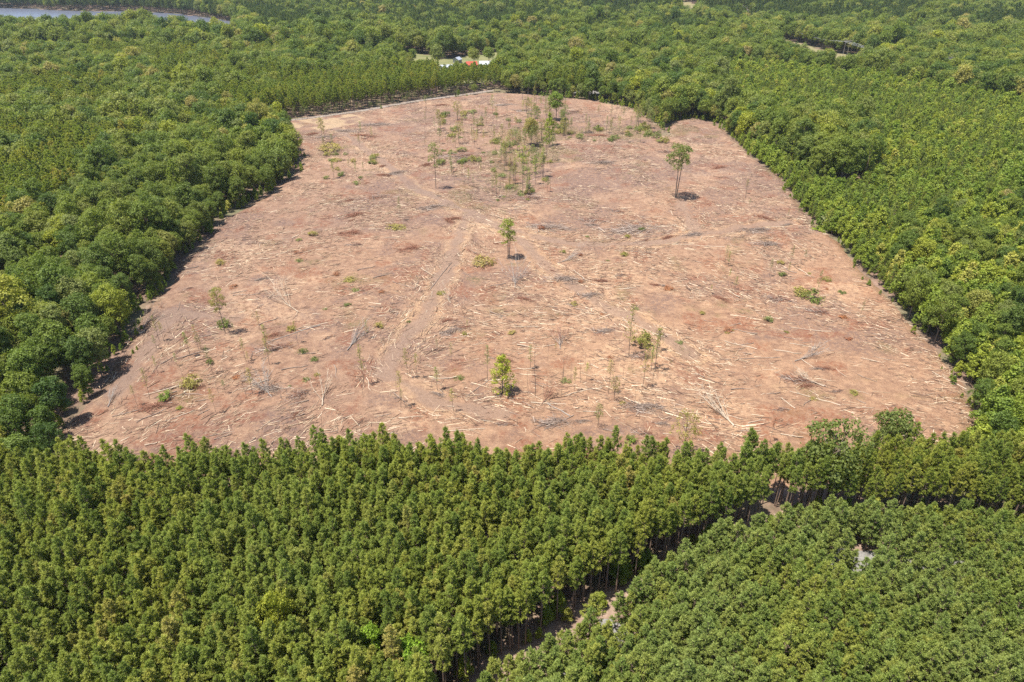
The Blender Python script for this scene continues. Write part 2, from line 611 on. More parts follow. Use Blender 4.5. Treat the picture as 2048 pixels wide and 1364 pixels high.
def empty(name, loc, rz=0.0, sc=1.0):
    o = bpy.data.objects.new(name, None)
    o.empty_display_size = 0.2
    COL.objects.link(o)
    o.location = loc
    o.rotation_euler = (0, 0, rz)
    o.scale = sc if isinstance(sc, tuple) else (sc, sc, sc)
    return o


class Kind:
    """a species: shared trunk and crown meshes for single trees, and joined copies of them for the mass of a wood"""

    def __init__(s, name, gens, bark, leaf):
        s.name = name
        s.tr, s.cr, s.src, s.H = [], [], [], []
        for i, (T, C) in enumerate(gens):
            s.tr.append(T.mesh(name + '_trunk', [bark], True))
            s.cr.append(C.mesh(name + '_crown', [leaf]) if C.k else None)
            J = MB().join(T, 0).join(C, 1) if C.k else MB().join(T, 0)
            s.src.append(J.mesh(name + '_whole', [bark, leaf]))
            s.H.append(max(v[:, 2].max() for v in J.v))

    def tree(s, name, loc, sc, rz, v, label, cat, group=None, leaf=None, bark=None):
        e = tag(empty(name, loc, rz, sc), label, cat, group)
        t = mobj('trunk', s.tr[v], e)
        c = mobj('crown', s.cr[v], e) if s.cr[v] else None
        if leaf and c:
            c.material_slots[0].link = 'OBJECT'
            c.material_slots[0].material = leaf
        if bark:
            t.material_slots[0].link = 'OBJECT'
            t.material_slots[0].material = bark
        return e


def mass(name, label, cat, parts):
    """ONE stuff object: points that carry a tree each (geometry nodes), parts = [(mesh, xyz, rotation, scale)]"""
    pts = np.vstack([p[1] for p in parts])
    me = bpy.data.meshes.new(name)
    me.vertices.add(len(pts))
    me.vertices.foreach_set('co', pts.astype(np.float32).ravel())
    for nm, tp, idx in (('tree_turn', 'FLOAT', 2), ('tree_size', 'FLOAT', 3)):
        a = me.attributes.new(nm, tp, 'POINT')
        a.data.foreach_set('value', np.concatenate([p[idx] for p in parts]).astype(np.float32))
    a = me.attributes.new('tree_kind', 'INT', 'POINT')
    a.data.foreach_set('value', np.concatenate([np.full(len(p[1]), i) for i, p in enumerate(parts)]).astype(np.int32))
    o = tag(mobj(name, me), label, cat, None, 'stuff')
    ng = bpy.data.node_groups.new(name, 'GeometryNodeTree')
    ng.interface.new_socket('Geometry', in_out='INPUT', socket_type='NodeSocketGeometry')
    ng.interface.new_socket('Geometry', in_out='OUTPUT', socket_type='NodeSocketGeometry')
    gi = ng.nodes.new('NodeGroupInput')
    go = ng.nodes.new('NodeGroupOutput')
    jn = ng.nodes.new('GeometryNodeJoinGeometry')
    for i in reversed(range(len(parts))):          # join lists its inputs last-linked first
        so = bpy.data.objects.new(name + '_source', parts[i][0])
        inf = ng.nodes.new('GeometryNodeObjectInfo')
        inf.inputs['Object'].default_value = so
        inf.inputs['As Instance'].default_value = False
        gti = ng.nodes.new('GeometryNodeGeometryToInstance')
        ng.links.new(inf.outputs['Geometry'], gti.inputs[0])
        ng.links.new(gti.outputs[0], jn.inputs[0])
    iop = ng.nodes.new('GeometryNodeInstanceOnPoints')
    iop.inputs['Pick Instance'].default_value = True

    def attr(nm, tp):
        n = ng.nodes.new('GeometryNodeInputNamedAttribute')
        n.data_type = tp
        n.inputs['Name'].default_value = nm
        return n.outputs['Attribute']
    cx = ng.nodes.new('ShaderNodeCombineXYZ')
    ng.links.new(attr('tree_turn', 'FLOAT'), cx.inputs[2])
    ng.links.new(gi.outputs[0], iop.inputs['Points'])
    ng.links.new(jn.outputs[0], iop.inputs['Instance'])
    ng.links.new(attr('tree_kind', 'INT'), iop.inputs['Instance Index'])
    ng.links.new(cx.outputs[0], iop.inputs['Rotation'])
    ng.links.new(attr('tree_size', 'FLOAT'), iop.inputs['Scale'])
    ng.links.new(iop.outputs[0], go.inputs[0])
    md = o.modifiers.new('trees', 'NODES')
    md.node_group = ng
    return o

# ------------------------------------------------------------------ ground
def bump(x, y):
    return 0.30 * vnoise(x, y, 9.0, 3) + 0.14 * vnoise(x, y, 2.6, 5) + 0.09 * vnoise(x, y, 1.3, 6)


def grid_mesh(name, x0, x1, y0, y1, step, zf, keep=None, mats=()):
    nx = int((x1 - x0) / step) + 1
    ny = int((y1 - y0) / step) + 1
    X, Y = np.meshgrid(x0 + np.arange(nx) * step, y0 + np.arange(ny) * step)
    X, Y = X.ravel(), Y.ravel()
    q = (np.arange(ny - 1)[:, None] * nx + np.arange(nx - 1)[None]).ravel()
    F = np.stack([q, q + 1, q + nx + 1, q + nx], 1)
    if keep is not None:
        k = keep(X[F].mean(1), Y[F].mean(1))
        F = F[k]
        used, inv = np.unique(F, return_inverse=True)
        X, Y, F = X[used], Y[used], inv.reshape(-1, 4)
    mb = MB().add(np.c_[X, Y, zf(X, Y)], F)
    me = mb.mesh(name, list(mats), True)
    return me, X, Y


def add_attr(me, nm, val):
    a = me.attributes.new(nm, 'FLOAT', 'POINT')
    a.data.foreach_set('value', np.asarray(val, np.float32))


def attr_fac(t, nm):
    n = t.nodes.new('ShaderNodeAttribute')
    n.attribute_name = nm
    return n.outputs['Fac']


# forest floor
m, t, b = mat('forest_floor')
tc = t.nodes.new('ShaderNodeTexCoord').outputs['Object']
f1 = noise(t, 0.35, 5, 0.65, tc)
c = ramp(t, f1, [(0.3, (0.07, 0.05, 0.03)), (0.5, (0.13, 0.08, 0.055)), (0.7, (0.20, 0.125, 0.09))])
f2 = ramp(t, noise(t, 0.05, 3, 0.5, tc), [(0.45, (0, 0, 0)), (0.65, (1, 1, 1))])
c = mix(t, mathn(t, 'MULTIPLY', f2, 0.6), c, (0.07, 0.085, 0.03))
t.links.new(c, b.inputs['Base Color'])
b.inputs['Roughness'].default_value = 0.95
M['floor'] = m
me, X, Y = grid_mesh('ground', -2700, 2700, -230, 3300, 15.0, lambda x, y: terr(x, y) - 1.0 - 2.5 * inside(x, y, POND), None, [M['floor']])
tag(mobj('ground', me), 'leaf littered forest floor under all the woods', None, None, 'structure')


def gz(x, y):
    """height of the forest floor"""
    return terr(x, y) - 1.0


# the felled ground
TRACKS = [poly_flat(p) for p in (
    [(650, 243), (700, 275), (745, 310), (800, 350), (825, 375), (880, 400), (940, 425), (1000, 455), (1050, 490), (1100, 540), (1180, 600), (1290, 655), (1380, 715)],
    [(930, 428), (916, 480), (892, 540), (872, 585), (842, 640), (802, 690), (770, 745)],
    [(960, 440), (1050, 468), (1150, 490), (1300, 484), (1395, 466), (1375, 425), (1362, 402)],
    [(1390, 470), (1500, 452), (1580, 445)],
    [(470, 640), (350, 625), (300, 690), (240, 780)],
    [(770, 745), (860, 800), (1000, 830)])]
SAND = poly_flat([(572, 240), (640, 232), (705, 226), (735, 236), (700, 250), (640, 262), (590, 258)])


def edge_dist(x, y):
    return np.where(inside(x, y, CLEAR), dist_line(x, y, CLEAR, True), -dist_line(x, y, CLEAR, True))


CX0, CX1 = CLEAR[:, 0].min() - 4, CLEAR[:, 0].max() + 4
CY0, CY1 = CLEAR[:, 1].min() - 4, CLEAR[:, 1].max() + 4
clear_me, X, Y = grid_mesh('clearing', CX0, CX1, CY0, CY1, 0.85,
                           lambda x, y: terr(x, y) + bump(x, y) - 1.5 * sstep(4.0, -2.0, edge_dist(x, y)),
                           lambda x, y: edge_dist(x, y) > -2.5)
dtr = np.min([dist_line(X, Y, P) for P in TRACKS], 0)
wob = dtr + 1.6 * vnoise(X, Y, 7, 21) + 0.8 * vnoise(X, Y, 2.5, 22)
PXX, PYY = to_px(X, Y, 0)
add_attr(clear_me, 'track', sstep(3.1, 1.3, wob) * sstep(-1.3, -0.3, vnoise(X, Y, 22, 23)))
add_attr(clear_me, 'warm', np.clip(sstep(300, 1250, PXX + 0.5 * (PYY - 500)) * sstep(300, 560, PYY) + 0.35 * vnoise(X, Y, 40, 39), 0, 1))
add_attr(clear_me, 'berm', np.exp(-((wob - 3.9) / 1.3) ** 2) * sstep(-0.3, 0.4, vnoise(X, Y, 13, 24)))
add_attr(clear_me, 'sand', np.where(inside(X, Y, SAND), 1.0, 0.0) * sstep(-0.6, 0.1, vnoise(X, Y, 6, 25)))
near = sstep(330, 150, Y)
add_attr(clear_me, 'rust', sstep(0.30, 0.70, vnoise(X, Y, 8, 31) + 0.5 * vnoise(X, Y, 3, 32)))
add_attr(clear_me, 'greyz', sstep(0.02, 0.60, 0.75 * vnoise(X, Y, 30, 33) + 0.65 * vnoise(X, Y, 8, 34) + 0.30 * (1 - near) + 0.35 * sstep(700, 300, PXX)))
SW = np.exp(-(dist_line(X, Y, SWALE) / 22.0) ** 2)
add_attr(clear_me, 'chip', sstep(0.15, 0.75, 0.6 * vnoise(X, Y, 26, 40) + 0.5 * vnoise(X, Y, 7, 41) + 0.3 * vnoise(X, Y, 3, 42)))
add_attr(clear_me, 'weed', np.clip(sstep(0.25, 0.8, 0.75 * SW + 0.5 * vnoise(X, Y, 12, 36) + 0.35 * vnoise(X, Y, 4, 37)) + 0.7 * sstep(5, 0, edge_dist(X, Y)) * sstep(-0.2, 0.6, vnoise(X, Y, 9, 38)), 0, 1))
m, t, b = mat('felled_soil')
tc = t.nodes.new('ShaderNodeTexCoord').outputs['Object']
fine = noise(t, 0.8, 6, 0.78, tc)
base = ramp(t, fine, [(0.28, (0.17, 0.105, 0.082)), (0.44, (0.36, 0.230, 0.170)), (0.58, (0.49, 0.315, 0.222)), (0.72, (0.66, 0.46, 0.32))])
mid = noise(t, 0.16, 4, 0.6, tc)
base = mix(t, ramp(t, mid, [(0.38, (0, 0, 0)), (0.62, (0.6, 0.6, 0.6))]), base, (0.44, 0.265, 0.175))
mp = t.nodes.new('ShaderNodeMapping')
mp.inputs['Rotation'].default_value = (0, 0, 0.6)
mp.inputs['Scale'].default_value = (0.5, 4.0, 1.0)
t.links.new(tc, mp.inputs[0])
blot = ramp(t, noise(t, 0.42, 4, 0.65, tc), [(0.33, (0, 0, 0)), (0.5, (0.5, 0.5, 0.5)), (0.66, (1, 1, 1))])
base = mix(t, 0.55, base, mix(t, blot, (0.24, 0.15, 0.115), (0.60, 0.415, 0.285)))
strk = ramp(t, noise(t, 1.0, 3, 0.6, mp.outputs[0], 1.2), [(0.58, (0, 0, 0)), (0.66, (1, 1, 1))])
base = mix(t, mathn(t, 'MULTIPLY', strk, 0.6), base, (0.72, 0.54, 0.37))
mp2 = t.nodes.new('ShaderNodeMapping')
mp2.inputs['Rotation'].default_value = (0, 0, -0.55)
mp2.inputs['Scale'].default_value = (0.4, 3.4, 1.0)
t.links.new(tc, mp2.inputs[0])
strk2 = ramp(t, noise(t, 1.3, 3, 0.6, mp2.outputs[0], 1.0), [(0.60, (0, 0, 0)), (0.68, (1, 1, 1))])
base = mix(t, mathn(t, 'MULTIPLY', strk2, 0.5), base, (0.17, 0.105, 0.08))
brk = ramp(t, noise(t, 0.9, 5, 0.7, tc), [(0.40, (0, 0, 0)), (0.60, (1, 1, 1))])
base = mix(t, mathn(t, 'MULTIPLY', mathn(t, 'MULTIPLY', attr_fac(t, 'greyz'), brk), 0.9), base, (0.255, 0.180, 0.158))
base = mix(t, mathn(t, 'MULTIPLY', mathn(t, 'MULTIPLY', attr_fac(t, 'rust'), brk), 0.8), base, (0.33, 0.145, 0.09))
base = mix(t, mathn(t, 'MULTIPLY', mathn(t, 'MULTIPLY', attr_fac(t, 'weed'), brk), 0.75), base, (0.215, 0.195, 0.085))
chf = ramp(t, noise(t, 0.7, 5, 0.72, tc), [(0.42, (0, 0, 0)), (0.58, (1, 1, 1))])
base = mix(t, mathn(t, 'MULTIPLY', mathn(t, 'MULTIPLY', attr_fac(t, 'chip'), chf), 0.7), base, (0.70, 0.50, 0.34))
trk = ramp(t, noise(t, 0.8, 4, 0.6, tc), [(0.3, (0.33, 0.235, 0.185)), (0.7, (0.44, 0.325, 0.255))])
base = mix(t, mathn(t, 'MULTIPLY', attr_fac(t, 'track'), 0.8), base, trk)
base = mix(t, mathn(t, 'MULTIPLY', mathn(t, 'MULTIPLY', attr_fac(t, 'berm'), brk), 0.6), base, (0.80, 0.58, 0.36))
base = mix(t, mathn(t, 'MULTIPLY', attr_fac(t, 'sand'), 0.85), base, (0.62, 0.47, 0.30))
base = mix(t, 1.0, base, mix(t, attr_fac(t, 'warm'), (0.465, 0.440, 0.430), (0.56, 0.505, 0.445)), 'MULTIPLY')
t.links.new(base, b.inputs['Base Color'])
b.inputs['Roughness'].default_value = 0.95
b.inputs['Specular IOR Level'].default_value = 0.1
bp = t.nodes.new('ShaderNodeBump')
bp.inputs['Strength'].default_value = 1.0
bp.inputs['Distance'].default_value = 0.6
t.links.new(noise(t, 1.5, 5, 0.75, tc), bp.inputs['Height'])
t.links.new(bp.outputs[0], b.inputs['Normal'])
clear_me.materials.append(m)
tag(mobj('cleared_ground', clear_me), 'bare reddish tan soil of the felled clearing', None, None, 'structure')


def cz(x, y):
    return float(terr(x, y) + bump(x, y))


def ribbon(name, P, width, z, material, label, step=4.0):
    pts = []
    for i in range(len(P) - 1):
        n = max(1, int(np.hypot(*(P[i + 1] - P[i])) / step))
        for j in range(n):
            pts.append(P[i] + (P[i + 1] - P[i]) * j / n)
    pts.append(P[-1])
    pts = np.array(pts)
    for _ in range(6):
        pts[1:-1] = (pts[:-2] + 2 * pts[1:-1] + pts[2:]) / 4
    T = unit(np.gradient(pts, axis=0))
    Nn = np.c_[-T[:, 1], T[:, 0]]
    rows = []
    for s in (-1.0, -0.45, 0.0, 0.45, 1.0):
        q = pts + Nn * width / 2 * s
        q = q + Nn * (0.35 * vnoise(q[:, 0], q[:, 1], 6, 44))[:, None] * abs(s)
        rows.append(np.c_[q, terr(q[:, 0], q[:, 1]) + z - 0.12 * abs(s)])
    V = np.stack(rows, 1)
    k = len(pts)
    F = [(i * 5 + j, i * 5 + j + 1, (i + 1) * 5 + j + 1, (i + 1) * 5 + j) for i in range(k - 1) for j in range(4)]
    me = MB().add(V, F).mesh(name, [material], True)
    return tag(mobj(name, me), label, None, None, 'structure')


M['gravel'] = simple_mat('road_gravel', (0.130, 0.105, 0.088), (0.225, 0.190, 0.162), 0.25)
M['grassy'] = simple_mat('dry_grass', (0.095, 0.105, 0.038), (0.165, 0.150, 0.066), 0.06)
M['tan'] = simple_mat('dry_field', (0.130, 0.118, 0.055), (0.195, 0.165, 0.085), 0.08)
M['pale'] = simple_mat('pale_gravel', (0.095, 0.088, 0.080), (0.215, 0.205, 0.195), 1.4)
M['lane'] = simple_mat('lane_soil', (0.13, 0.085, 0.06), (0.26, 0.185, 0.14), 0.7)
ribbon('road', ROAD, 5.2, -0.78, M['gravel'], 'pale gravel road along the far edge of the clearing')


def sheet(name, P, lift, material, label, step=5.0, rag=0.0):
    def keep(x, y):
        d = np.where(inside(x, y, P), dist_line(x, y, P, True), -dist_line(x, y, P, True))
        return d > rag * vnoise(x, y, 4.0, 51)
    me, _x, _y = grid_mesh(name, P[:, 0].min() - 2, P[:, 0].max() + 2, P[:, 1].min() - 2, P[:, 1].max() + 2, step, lambda x, y: gz(x, y) + lift, keep, [material])
    return tag(mobj(name, me), label, None, None, 'structure')


sheet('meadow', FIELD, 0.35, M['grassy'], 'dry grass meadow round the far farm buildings')
sheet('field_strip', STRIP, 0.45, M['tan'], 'bare tan strip of field beside the power line')
sheet('field_slope', TAN, 0.6, M['tan'], 'small bare tan slope in the far woods')
sheet('driveway', DRIVE, 0.5, M['pale'], 'pale winding driveway to the far white house', 3.0)
sheet('gravel_yard', YARD, 0.3, M['pale'], 'pale gravel yard behind the far edge trees', 3.0)
LANE = np.vstack([LANE_EDGE + np.array([0, 3.5]), (LANE_EDGE - np.array([-3.0, 9.0]))[::-1]])
sheet('forest_lane', LANE, 0.10, M['lane'], 'brown soil lane between tall and young pines', 0.8, 0.8)
for P in (PALE, PALE2, PALE3, PALE4):
    sheet('gravel_patch', P, 0.16, M['pale'], 'pale gravel showing between the young pines', 0.6, 1.2)

# pond
m, t, b = mat('pond_water')
b.inputs['Base Color'].default_value = (0.085, 0.092, 0.122, 1)
b.inputs['Roughness'].default_value = 0.3
b.inputs['Specular IOR Level'].default_value = 0.5
bp = t.nodes.new('ShaderNodeBump')
bp.inputs['Strength'].default_value = 0.10
bp.inputs['Distance'].default_value = 0.3
t.links.new(noise(t, 0.6, 3, 0.5, t.nodes.new('ShaderNodeTexCoord').outputs['Object']), bp.inputs['Height'])
t.links.new(bp.outputs[0], b.inputs['Normal'])
M['water'] = m
me, _x, _y = grid_mesh('pond', POND[:, 0].min() - 20, POND[:, 0].max() + 20, POND[:, 1].min() - 20, POND[:, 1].max() + 20, 6.0, lambda x, y: 0 * x - 0.85,
                       lambda x, y: np.where(inside(x, y, POND), dist_line(x, y, POND, True), -dist_line(x, y, POND, True)) > -8 + 6 * vnoise(x, y, 25, 61), [M['water']])
tag(mobj('pond', me), 'calm brown blue pond water beyond the woods', None, None, 'structure')

# ------------------------------------------------------------------ species
PINE = Kind('pine', [make_pine(i, 14.6 + 0.7 * (i % 3), 0.52 + 0.03 * (i % 2), 1.30 + 0.12 * (i % 4), 33, 5, 26, 0.35, 0.085, 0.70, rough=1.6) for i in range(7)], M['pbark'], M['pine'])
YPINE = Kind('young_pine', [make_pine(20 + i, 8.4 + 0.5 * (i % 3), 0.22, 1.36 + 0.12 * (i % 3), 32, 4, 26, 0.38, 0.09, 0.66, rough=1.7) for i in range(6)], M['pbark'], M['ypine'])
FPINE = Kind('far_pine', [make_pine(40 + i, 18.0 + (i % 3), 0.40, 2.9, 30, 4, 9, 1.0, 0.42, 0.72, limb=False) for i in range(4)], M['pbark'], M['fpine'])
MPINE = Kind('mid_pine', [make_pine(50 + i, 15.5 + (i % 3), 0.40, 2.75, 30, 5, 20, 0.62, 0.19, 0.55, limb=False) for i in range(4)], M['pbark'], M['pine'])
BROAD = Kind('broadleaf', [make_broad(i, 15.0 + 1.6 * (i % 4), 3.9 + 0.5 * (i % 3), 0.68, 20, 84, 8, 0.235, drop=0.25) for i in range(7)], M['bark'], M['broad'])
FBROAD = Kind('far_broadleaf', [make_broad(30 + i, 16.0 + 1.5 * (i % 4), 4.3 + 0.5 * (i % 3), 0.68, 18, 54, 5, 0.42, drop=0.22) for i in range(6)], M['bark'], M['broad'])
SAP = Kind('sapling', [make_broad(60 + i, 8.0 + 0.8 * (i % 3), 1.75 + 0.2 * (i % 3), 0.86, 18, 46, 5, 0.20, cone=0.75) for i in range(6)], M['bark'], M['light'])
FSAP = Kind('far_sapling', [make_broad(80 + i, 8.0 + 0.8 * (i % 3), 1.8 + 0.2 * (i % 3), 0.86, 14, 26, 4, 0.34, cone=0.75) for i in range(5)], M['bark'], M['light'])
WISP = Kind('wisp', [make_wisp(i, 9.0, 1.0, 0.35 + 0.1 * (i % 3), 20, 11, 0.115) for i in range(5)], M['bark'], M['olive'])
BARE = Kind('bare_wisp', [make_wisp(10 + i, 8.0, 0.8, 0.45, 9, 3, 0.10, True) for i in range(3)], M['bark'], M['olive'])
BUSH = Kind('bush', [make_bush(i) for i in range(4)], M['bark'], M['olive'])

# ------------------------------------------------------------------ where the trees stand
lane_x = LANE_EDGE[:, 0]
lane_y = LANE_EDGE[:, 1]


def lane_at(x):
    return np.where(x < lane_x[0], lane_y[0] - 30 + 0 * x, np.interp(x, lane_x, lane_y))


def jgrid(y0, y1, s, jit, seed, k=0.70, c=52.0):
    rng = np.random.default_rng(seed)
    xm = k * y1 + c
    xs = np.arange(-xm, xm, s)
    ys = np.arange(y0, y1, s * 0.9)
    X, Y = np.meshgrid(xs, ys)
    X = X + (np.arange(len(ys)) % 2)[:, None] * s * 0.5
    X = X.ravel() + rng.uniform(-jit, jit, X.size) * s
    Y = Y.ravel() + rng.uniform(-jit, jit, Y.size) * s
    q = np.abs(X) < k * Y + c
    return X[q], Y[q], rng


def free(x, y, margin=0.0):
    """outside the clearing, roads, fields and water"""
    r = edge_dist(x, y) < -margin
    r &= dist_line(x, y, ROAD) > 5.0
    for P in (FIELD, STRIP, TAN, DRIVE, YARD):
        r &= ~inside(x, y, P)
    pd = dist_line(x, y, POND, True)
    r &= ~inside(x, y, POND) & (pd > 7)
    r &= dist_line(x, y, CORR) > 7
    return r


RP = poly_flat([(1455, 262), (1440, 150), (1462, 112), (1560, 121), (1700, 138), (1850, 160), (1960, 180), (2160, 205), (2160, 660), (1960, 700), (1900, 640), (1800, 560), (1700, 470), (1600, 380), (1500, 300)], 7.0)
HC = poly_flat([(1440, 200), (1520, 215), (1600, 245), (1660, 235), (1725, 250), (1752, 290), (1745, 335), (1690, 352), (1630, 335), (1560, 285), (1440, 242)], 8.0)
RL = poly_flat([(1780, 470), (1900, 400), (2160, 380), (2160, 960), (1900, 905), (1960, 820), (1920, 730), (1870, 650), (1800, 560)], 6.0)
FP = poly_flat([(455, -14), (1190, -14), (1300, 20), (1405, 22), (1420, 55), (1310, 47), (1100, 47), (800, 54), (690, 46), (480, 42)], 17.0)
RS = poly_flat([(560, 160), (720, 150), (900, 138), (1000, 150), (1010, 181, 0), (900, 189, 0), (740, 212, 0), (560, 237, 0)], 6.0)

trees = {k: [] for k in ('pine', 'ypine', 'broad', 'sap', 'rpine')}
masses = {}


def put(store, x, y, z, turn, size, var):
    store.append(np.c_[x, y, z, turn, size, var])


# tall foreground pines
x, y, r = jgrid(40, 122, 1.84, 0.42, 1)
near_edge = 109.6 + 2.2 * vnoise(x, 0 * x, 9, 71) + 1.5 * vnoise(x, y, 4, 72) + 2.0 * sstep(20, 60, x)
gx, gy = flat(1530, 1032)
q = (y > lane_at(x)) & (y < near_edge) & (np.hypot(x - gx, (y - gy) * 0.9) > 3.4)
lx, ly = flat(575, 1225, 11)
q &= np.hypot(x - lx, (y - ly + 1.5)) > 2.9
for pp in ((750, 1290), (830, 1315)):
    a_, b_ = flat(*pp, 9)
    q &= np.hypot(x - a_, y - b_) > 2.3
q &= ~inside(x, y, RL)
x, y = x[q], y[q]
put(trees['pine'], x, y, gz(x, y) - 0.1, r.uniform(0, 6.28, len(x)), r.normal(0.97, 0.075, len(x)).clip(0.66, 1.16) * (1 - 0.10 * (vnoise(x, y, 14, 73) > 0.3)), r.integers(0, 7, len(x)))

# young pines this side of the lane
x, y, r = jgrid(30, 104, 1.9, 0.38, 2)
q = (y < lane_at(x) - 5.9 + 3.6 * sstep(16, 44, x) - 0.8 * vnoise(x, y, 5, 74)) & (x > -25)
for P in (PALE, PALE2, PALE3, PALE4):
    q &= ~(inside(x, y, P) & (r.random(len(x)) < (0.66 if P is PALE else 0.62)))
x, y = x[q], y[q]
put(trees['ypine'], x, y, gz(x, y) - 0.1, r.uniform(0, 6.28, len(x)), r.normal(1.0, 0.12, len(x)).clip(0.6, 1.3), r.integers(0, 6, len(x)))

# young growth right of the clearing
x, y, r = jgrid(105, 760, 3.3, 0.36, 3)
q = inside(x, y, RP) & ~inside(x, y, HC) & ~inside(x, y, RL) & free(x, y, 0.3)
x, y = x[q], y[q]
sz = r.normal(0.98, 0.16, len(x)).clip(0.55, 1.5) * (1 + 0.15 * vnoise(x, y, 25, 75)) * np.where(r.random(len(x)) < 0.03, 1.5, 1.0)
isp = (r.random(len(x)) < 0.45 + 0.3 * vnoise(x, y, 35, 76))
put(trees['sap'], x[~isp], y[~isp], gz(x, y)[~isp] - 0.1, r.uniform(0, 6.28, (~isp).sum()), sz[~isp], r.integers(0, 5, (~isp).sum()))
put(trees['rpine'], x[isp], y[isp], gz(x, y)[isp] - 0.1, r.uniform(0, 6.28, isp.sum()), sz[isp] * 0.95, r.integers(0, 6, isp.sum()))

# larger mixed trees at the lower right
x, y, r = jgrid(90, 330, 4.3, 0.36, 4)
q = inside(x, y, RL) & free(x, y, 0.3) & (y > lane_at(x) + 2)
x, y = x[q], y[q]
u = r.random(len(x)) + 0.35 * vnoise(x, y, 14, 77)
A_ = u < 0.68
put(trees['sap'], x[A_], y[A_], gz(x, y)[A_] - 0.1, r.uniform(0, 6.28, A_.sum()), r.uniform(1.05, 1.75, A_.sum()), r.integers(0, 5, A_.sum()))
put(trees['broad'], x[~A_], y[~A_], gz(x, y)[~A_] - 0.1, r.uniform(0, 6.28, (~A_).sum()), r.uniform(0.55, 0.95, (~A_).sum()), r.integers(0, 7, (~A_).sum()))

# broad woods: everything else out to 760 m
x, y, r = jgrid(108, 760, 5.8, 0.42, 5)
q = free(x, y, 0.8) & ~(inside(x, y, RP) & ~inside(x, y, HC)) & ~inside(x, y, RL) & ~inside(x, y, RS)
q &= ~((y < 118) & (x > CLEAR[0, 0] - 2) & (x < 120))
x, y, = x[q], y[q]
pn = 0.7 * vnoise(x, y, 55, 81) + 0.45 * vnoise(x, y, 20, 82)
edge = -edge_dist(x, y)
isp = (pn > 0.30) & (edge > 9) & (x < 60)
isp |= (r.random(len(x)) < 0.10) & (edge > 5)
sz = r.normal(0.94, 0.18, len(x)).clip(0.5, 1.4) * (1 + 0.12 * vnoise(x, y, 40, 83)) * np.where(edge < 7, 0.82, 1)
sz = sz * np.where(inside(x, y, HC), 1.2, 1)
put(trees['broad'], x[~isp], y[~isp], gz(x, y)[~isp] - 0.1, r.uniform(0, 6.28, (~isp).sum()), sz[~isp], r.integers(0, 7, (~isp).sum()))
MP = [np.c_[x[isp], y[isp], gz(x, y)[isp] - 0.1, r.uniform(0, 6.28, isp.sum()), sz[isp] * 0.98, r.integers(0, 4, isp.sum())]]
# more pines where the stands of pine are, they are slimmer than the broadleaved trees
x, y, r = jgrid(120, 760, 4.6, 0.38, 6)
pn = 0.7 * vnoise(x, y, 55, 81) + 0.45 * vnoise(x, y, 20, 82)
q = ((pn > 0.36) & (x < 60) & (edge_dist(x, y) < -10) | inside(x, y, RS)) & free(x, y, 1.0) & ~inside(x, y, RP) & ~inside(x, y, RL)
x, y = x[q], y[q]
MP.append(np.c_[x, y, gz(x, y) - 0.1, r.uniform(0, 6.28, len(x)), r.normal(1.0, 0.1, len(x)), r.integers(0, 4, len(x))])
MP = np.vstack(MP)
# understorey along the clearing's edges
x, y, r = jgrid(112, 560, 2.9, 0.4, 7)
ed = edge_dist(x, y)
q = (ed < -0.2) & (ed > -6.0) & (dist_line(x, y, ROAD) > 4) & (r.random(len(x)) < 0.62) & (y > 116)
x, y = x[q], y[q]
put(trees['sap'], x, y, gz(x, y) - 0.1, r.uniform(0, 6.28, len(x)), r.uniform(0.3, 0.72, len(x)), r.integers(0, 5, len(x)))

x, y, r = jgrid(58, 104, 2.2, 0.4, 17)
q = (np.abs(y - lane_at(x) - 1.2) < 2.0) & (x > -20) & (r.random(len(x)) < 0.62) & (np.hypot(x - gx, y - gy) > 4)
x, y = x[q], y[q]
put(trees['sap'], x, y, gz(x, y) - 0.1, r.uniform(0, 6.28, len(x)), r.uniform(0.30, 0.80, len(x)), r.integers(0, 5, len(x)))
x, y, r = jgrid(112, 560, 2.6, 0.45, 18)
ed = edge_dist(x, y)
q = (ed > -0.2) & (ed < 5.0 * (0.4 + vnoise(x, y, 14, 19))) & (dist_line(x, y, ROAD) > 8) & (r.random(len(x)) < 0.30) & (y > 118)
x, y = x[q], y[q]
put(trees['sap'], x, y, terr(x, y) - 0.5, r.uniform(0, 6.28, len(x)), r.uniform(0.14, 0.42, len(x)), r.integers(0, 5, len(x)))

# far woods
x, y, r = jgrid(760, 1250, 8.3, 0.38, 8)
x2, y2, r = jgrid(1250, 2350, 11.5, 0.38, 9, 0.68, 60)
x = np.r_[x, x2]
y = np.r_[y, y2]
q = free(x, y) & ~(inside(x, y, FP) & (r.random(len(x)) < 0.80 - 0.5 * (vnoise(x, y, 60, 93) > 0.35)))
x, y = x[q], y[q]
grow = np.where(y > 1250, 1.45, 1.15)
pn = 0.7 * vnoise(x, y, 130, 91) + 0.5 * vnoise(x, y, 45, 92) + 0.25 * sstep(1000, 1400, y)
isp = (pn > 0.32) & (r.random(len(x)) < 0.85)
FBR = np.c_[x, y, gz(x, y) - 0.1, r.uniform(0, 6.28, len(x)), (r.normal(1.0, 0.20, len(x)).clip(0.5, 1.5) * (1 + 0.22 * vnoise(x, y, 70, 94)) * grow), r.integers(0, 6, len(x))][~isp]
FPN = [np.c_[x, y, gz(x, y) - 0.1, r.uniform(0, 6.28, len(x)), r.normal(1.0, 0.1, len(x)) * grow * 1.05, r.integers(0, 4, len(x))][isp]]
x, y, r = jgrid(800, 2350, 6.5, 0.36, 10)
pn = 0.7 * vnoise(x, y, 130, 91) + 0.5 * vnoise(x, y, 45, 92) + 0.25 * sstep(1000, 1400, y)
q = (inside(x, y, FP) | ((pn > 0.36) & (r.random(len(x)) < 0.5))) & free(x, y)
x, y = x[q], y[q]
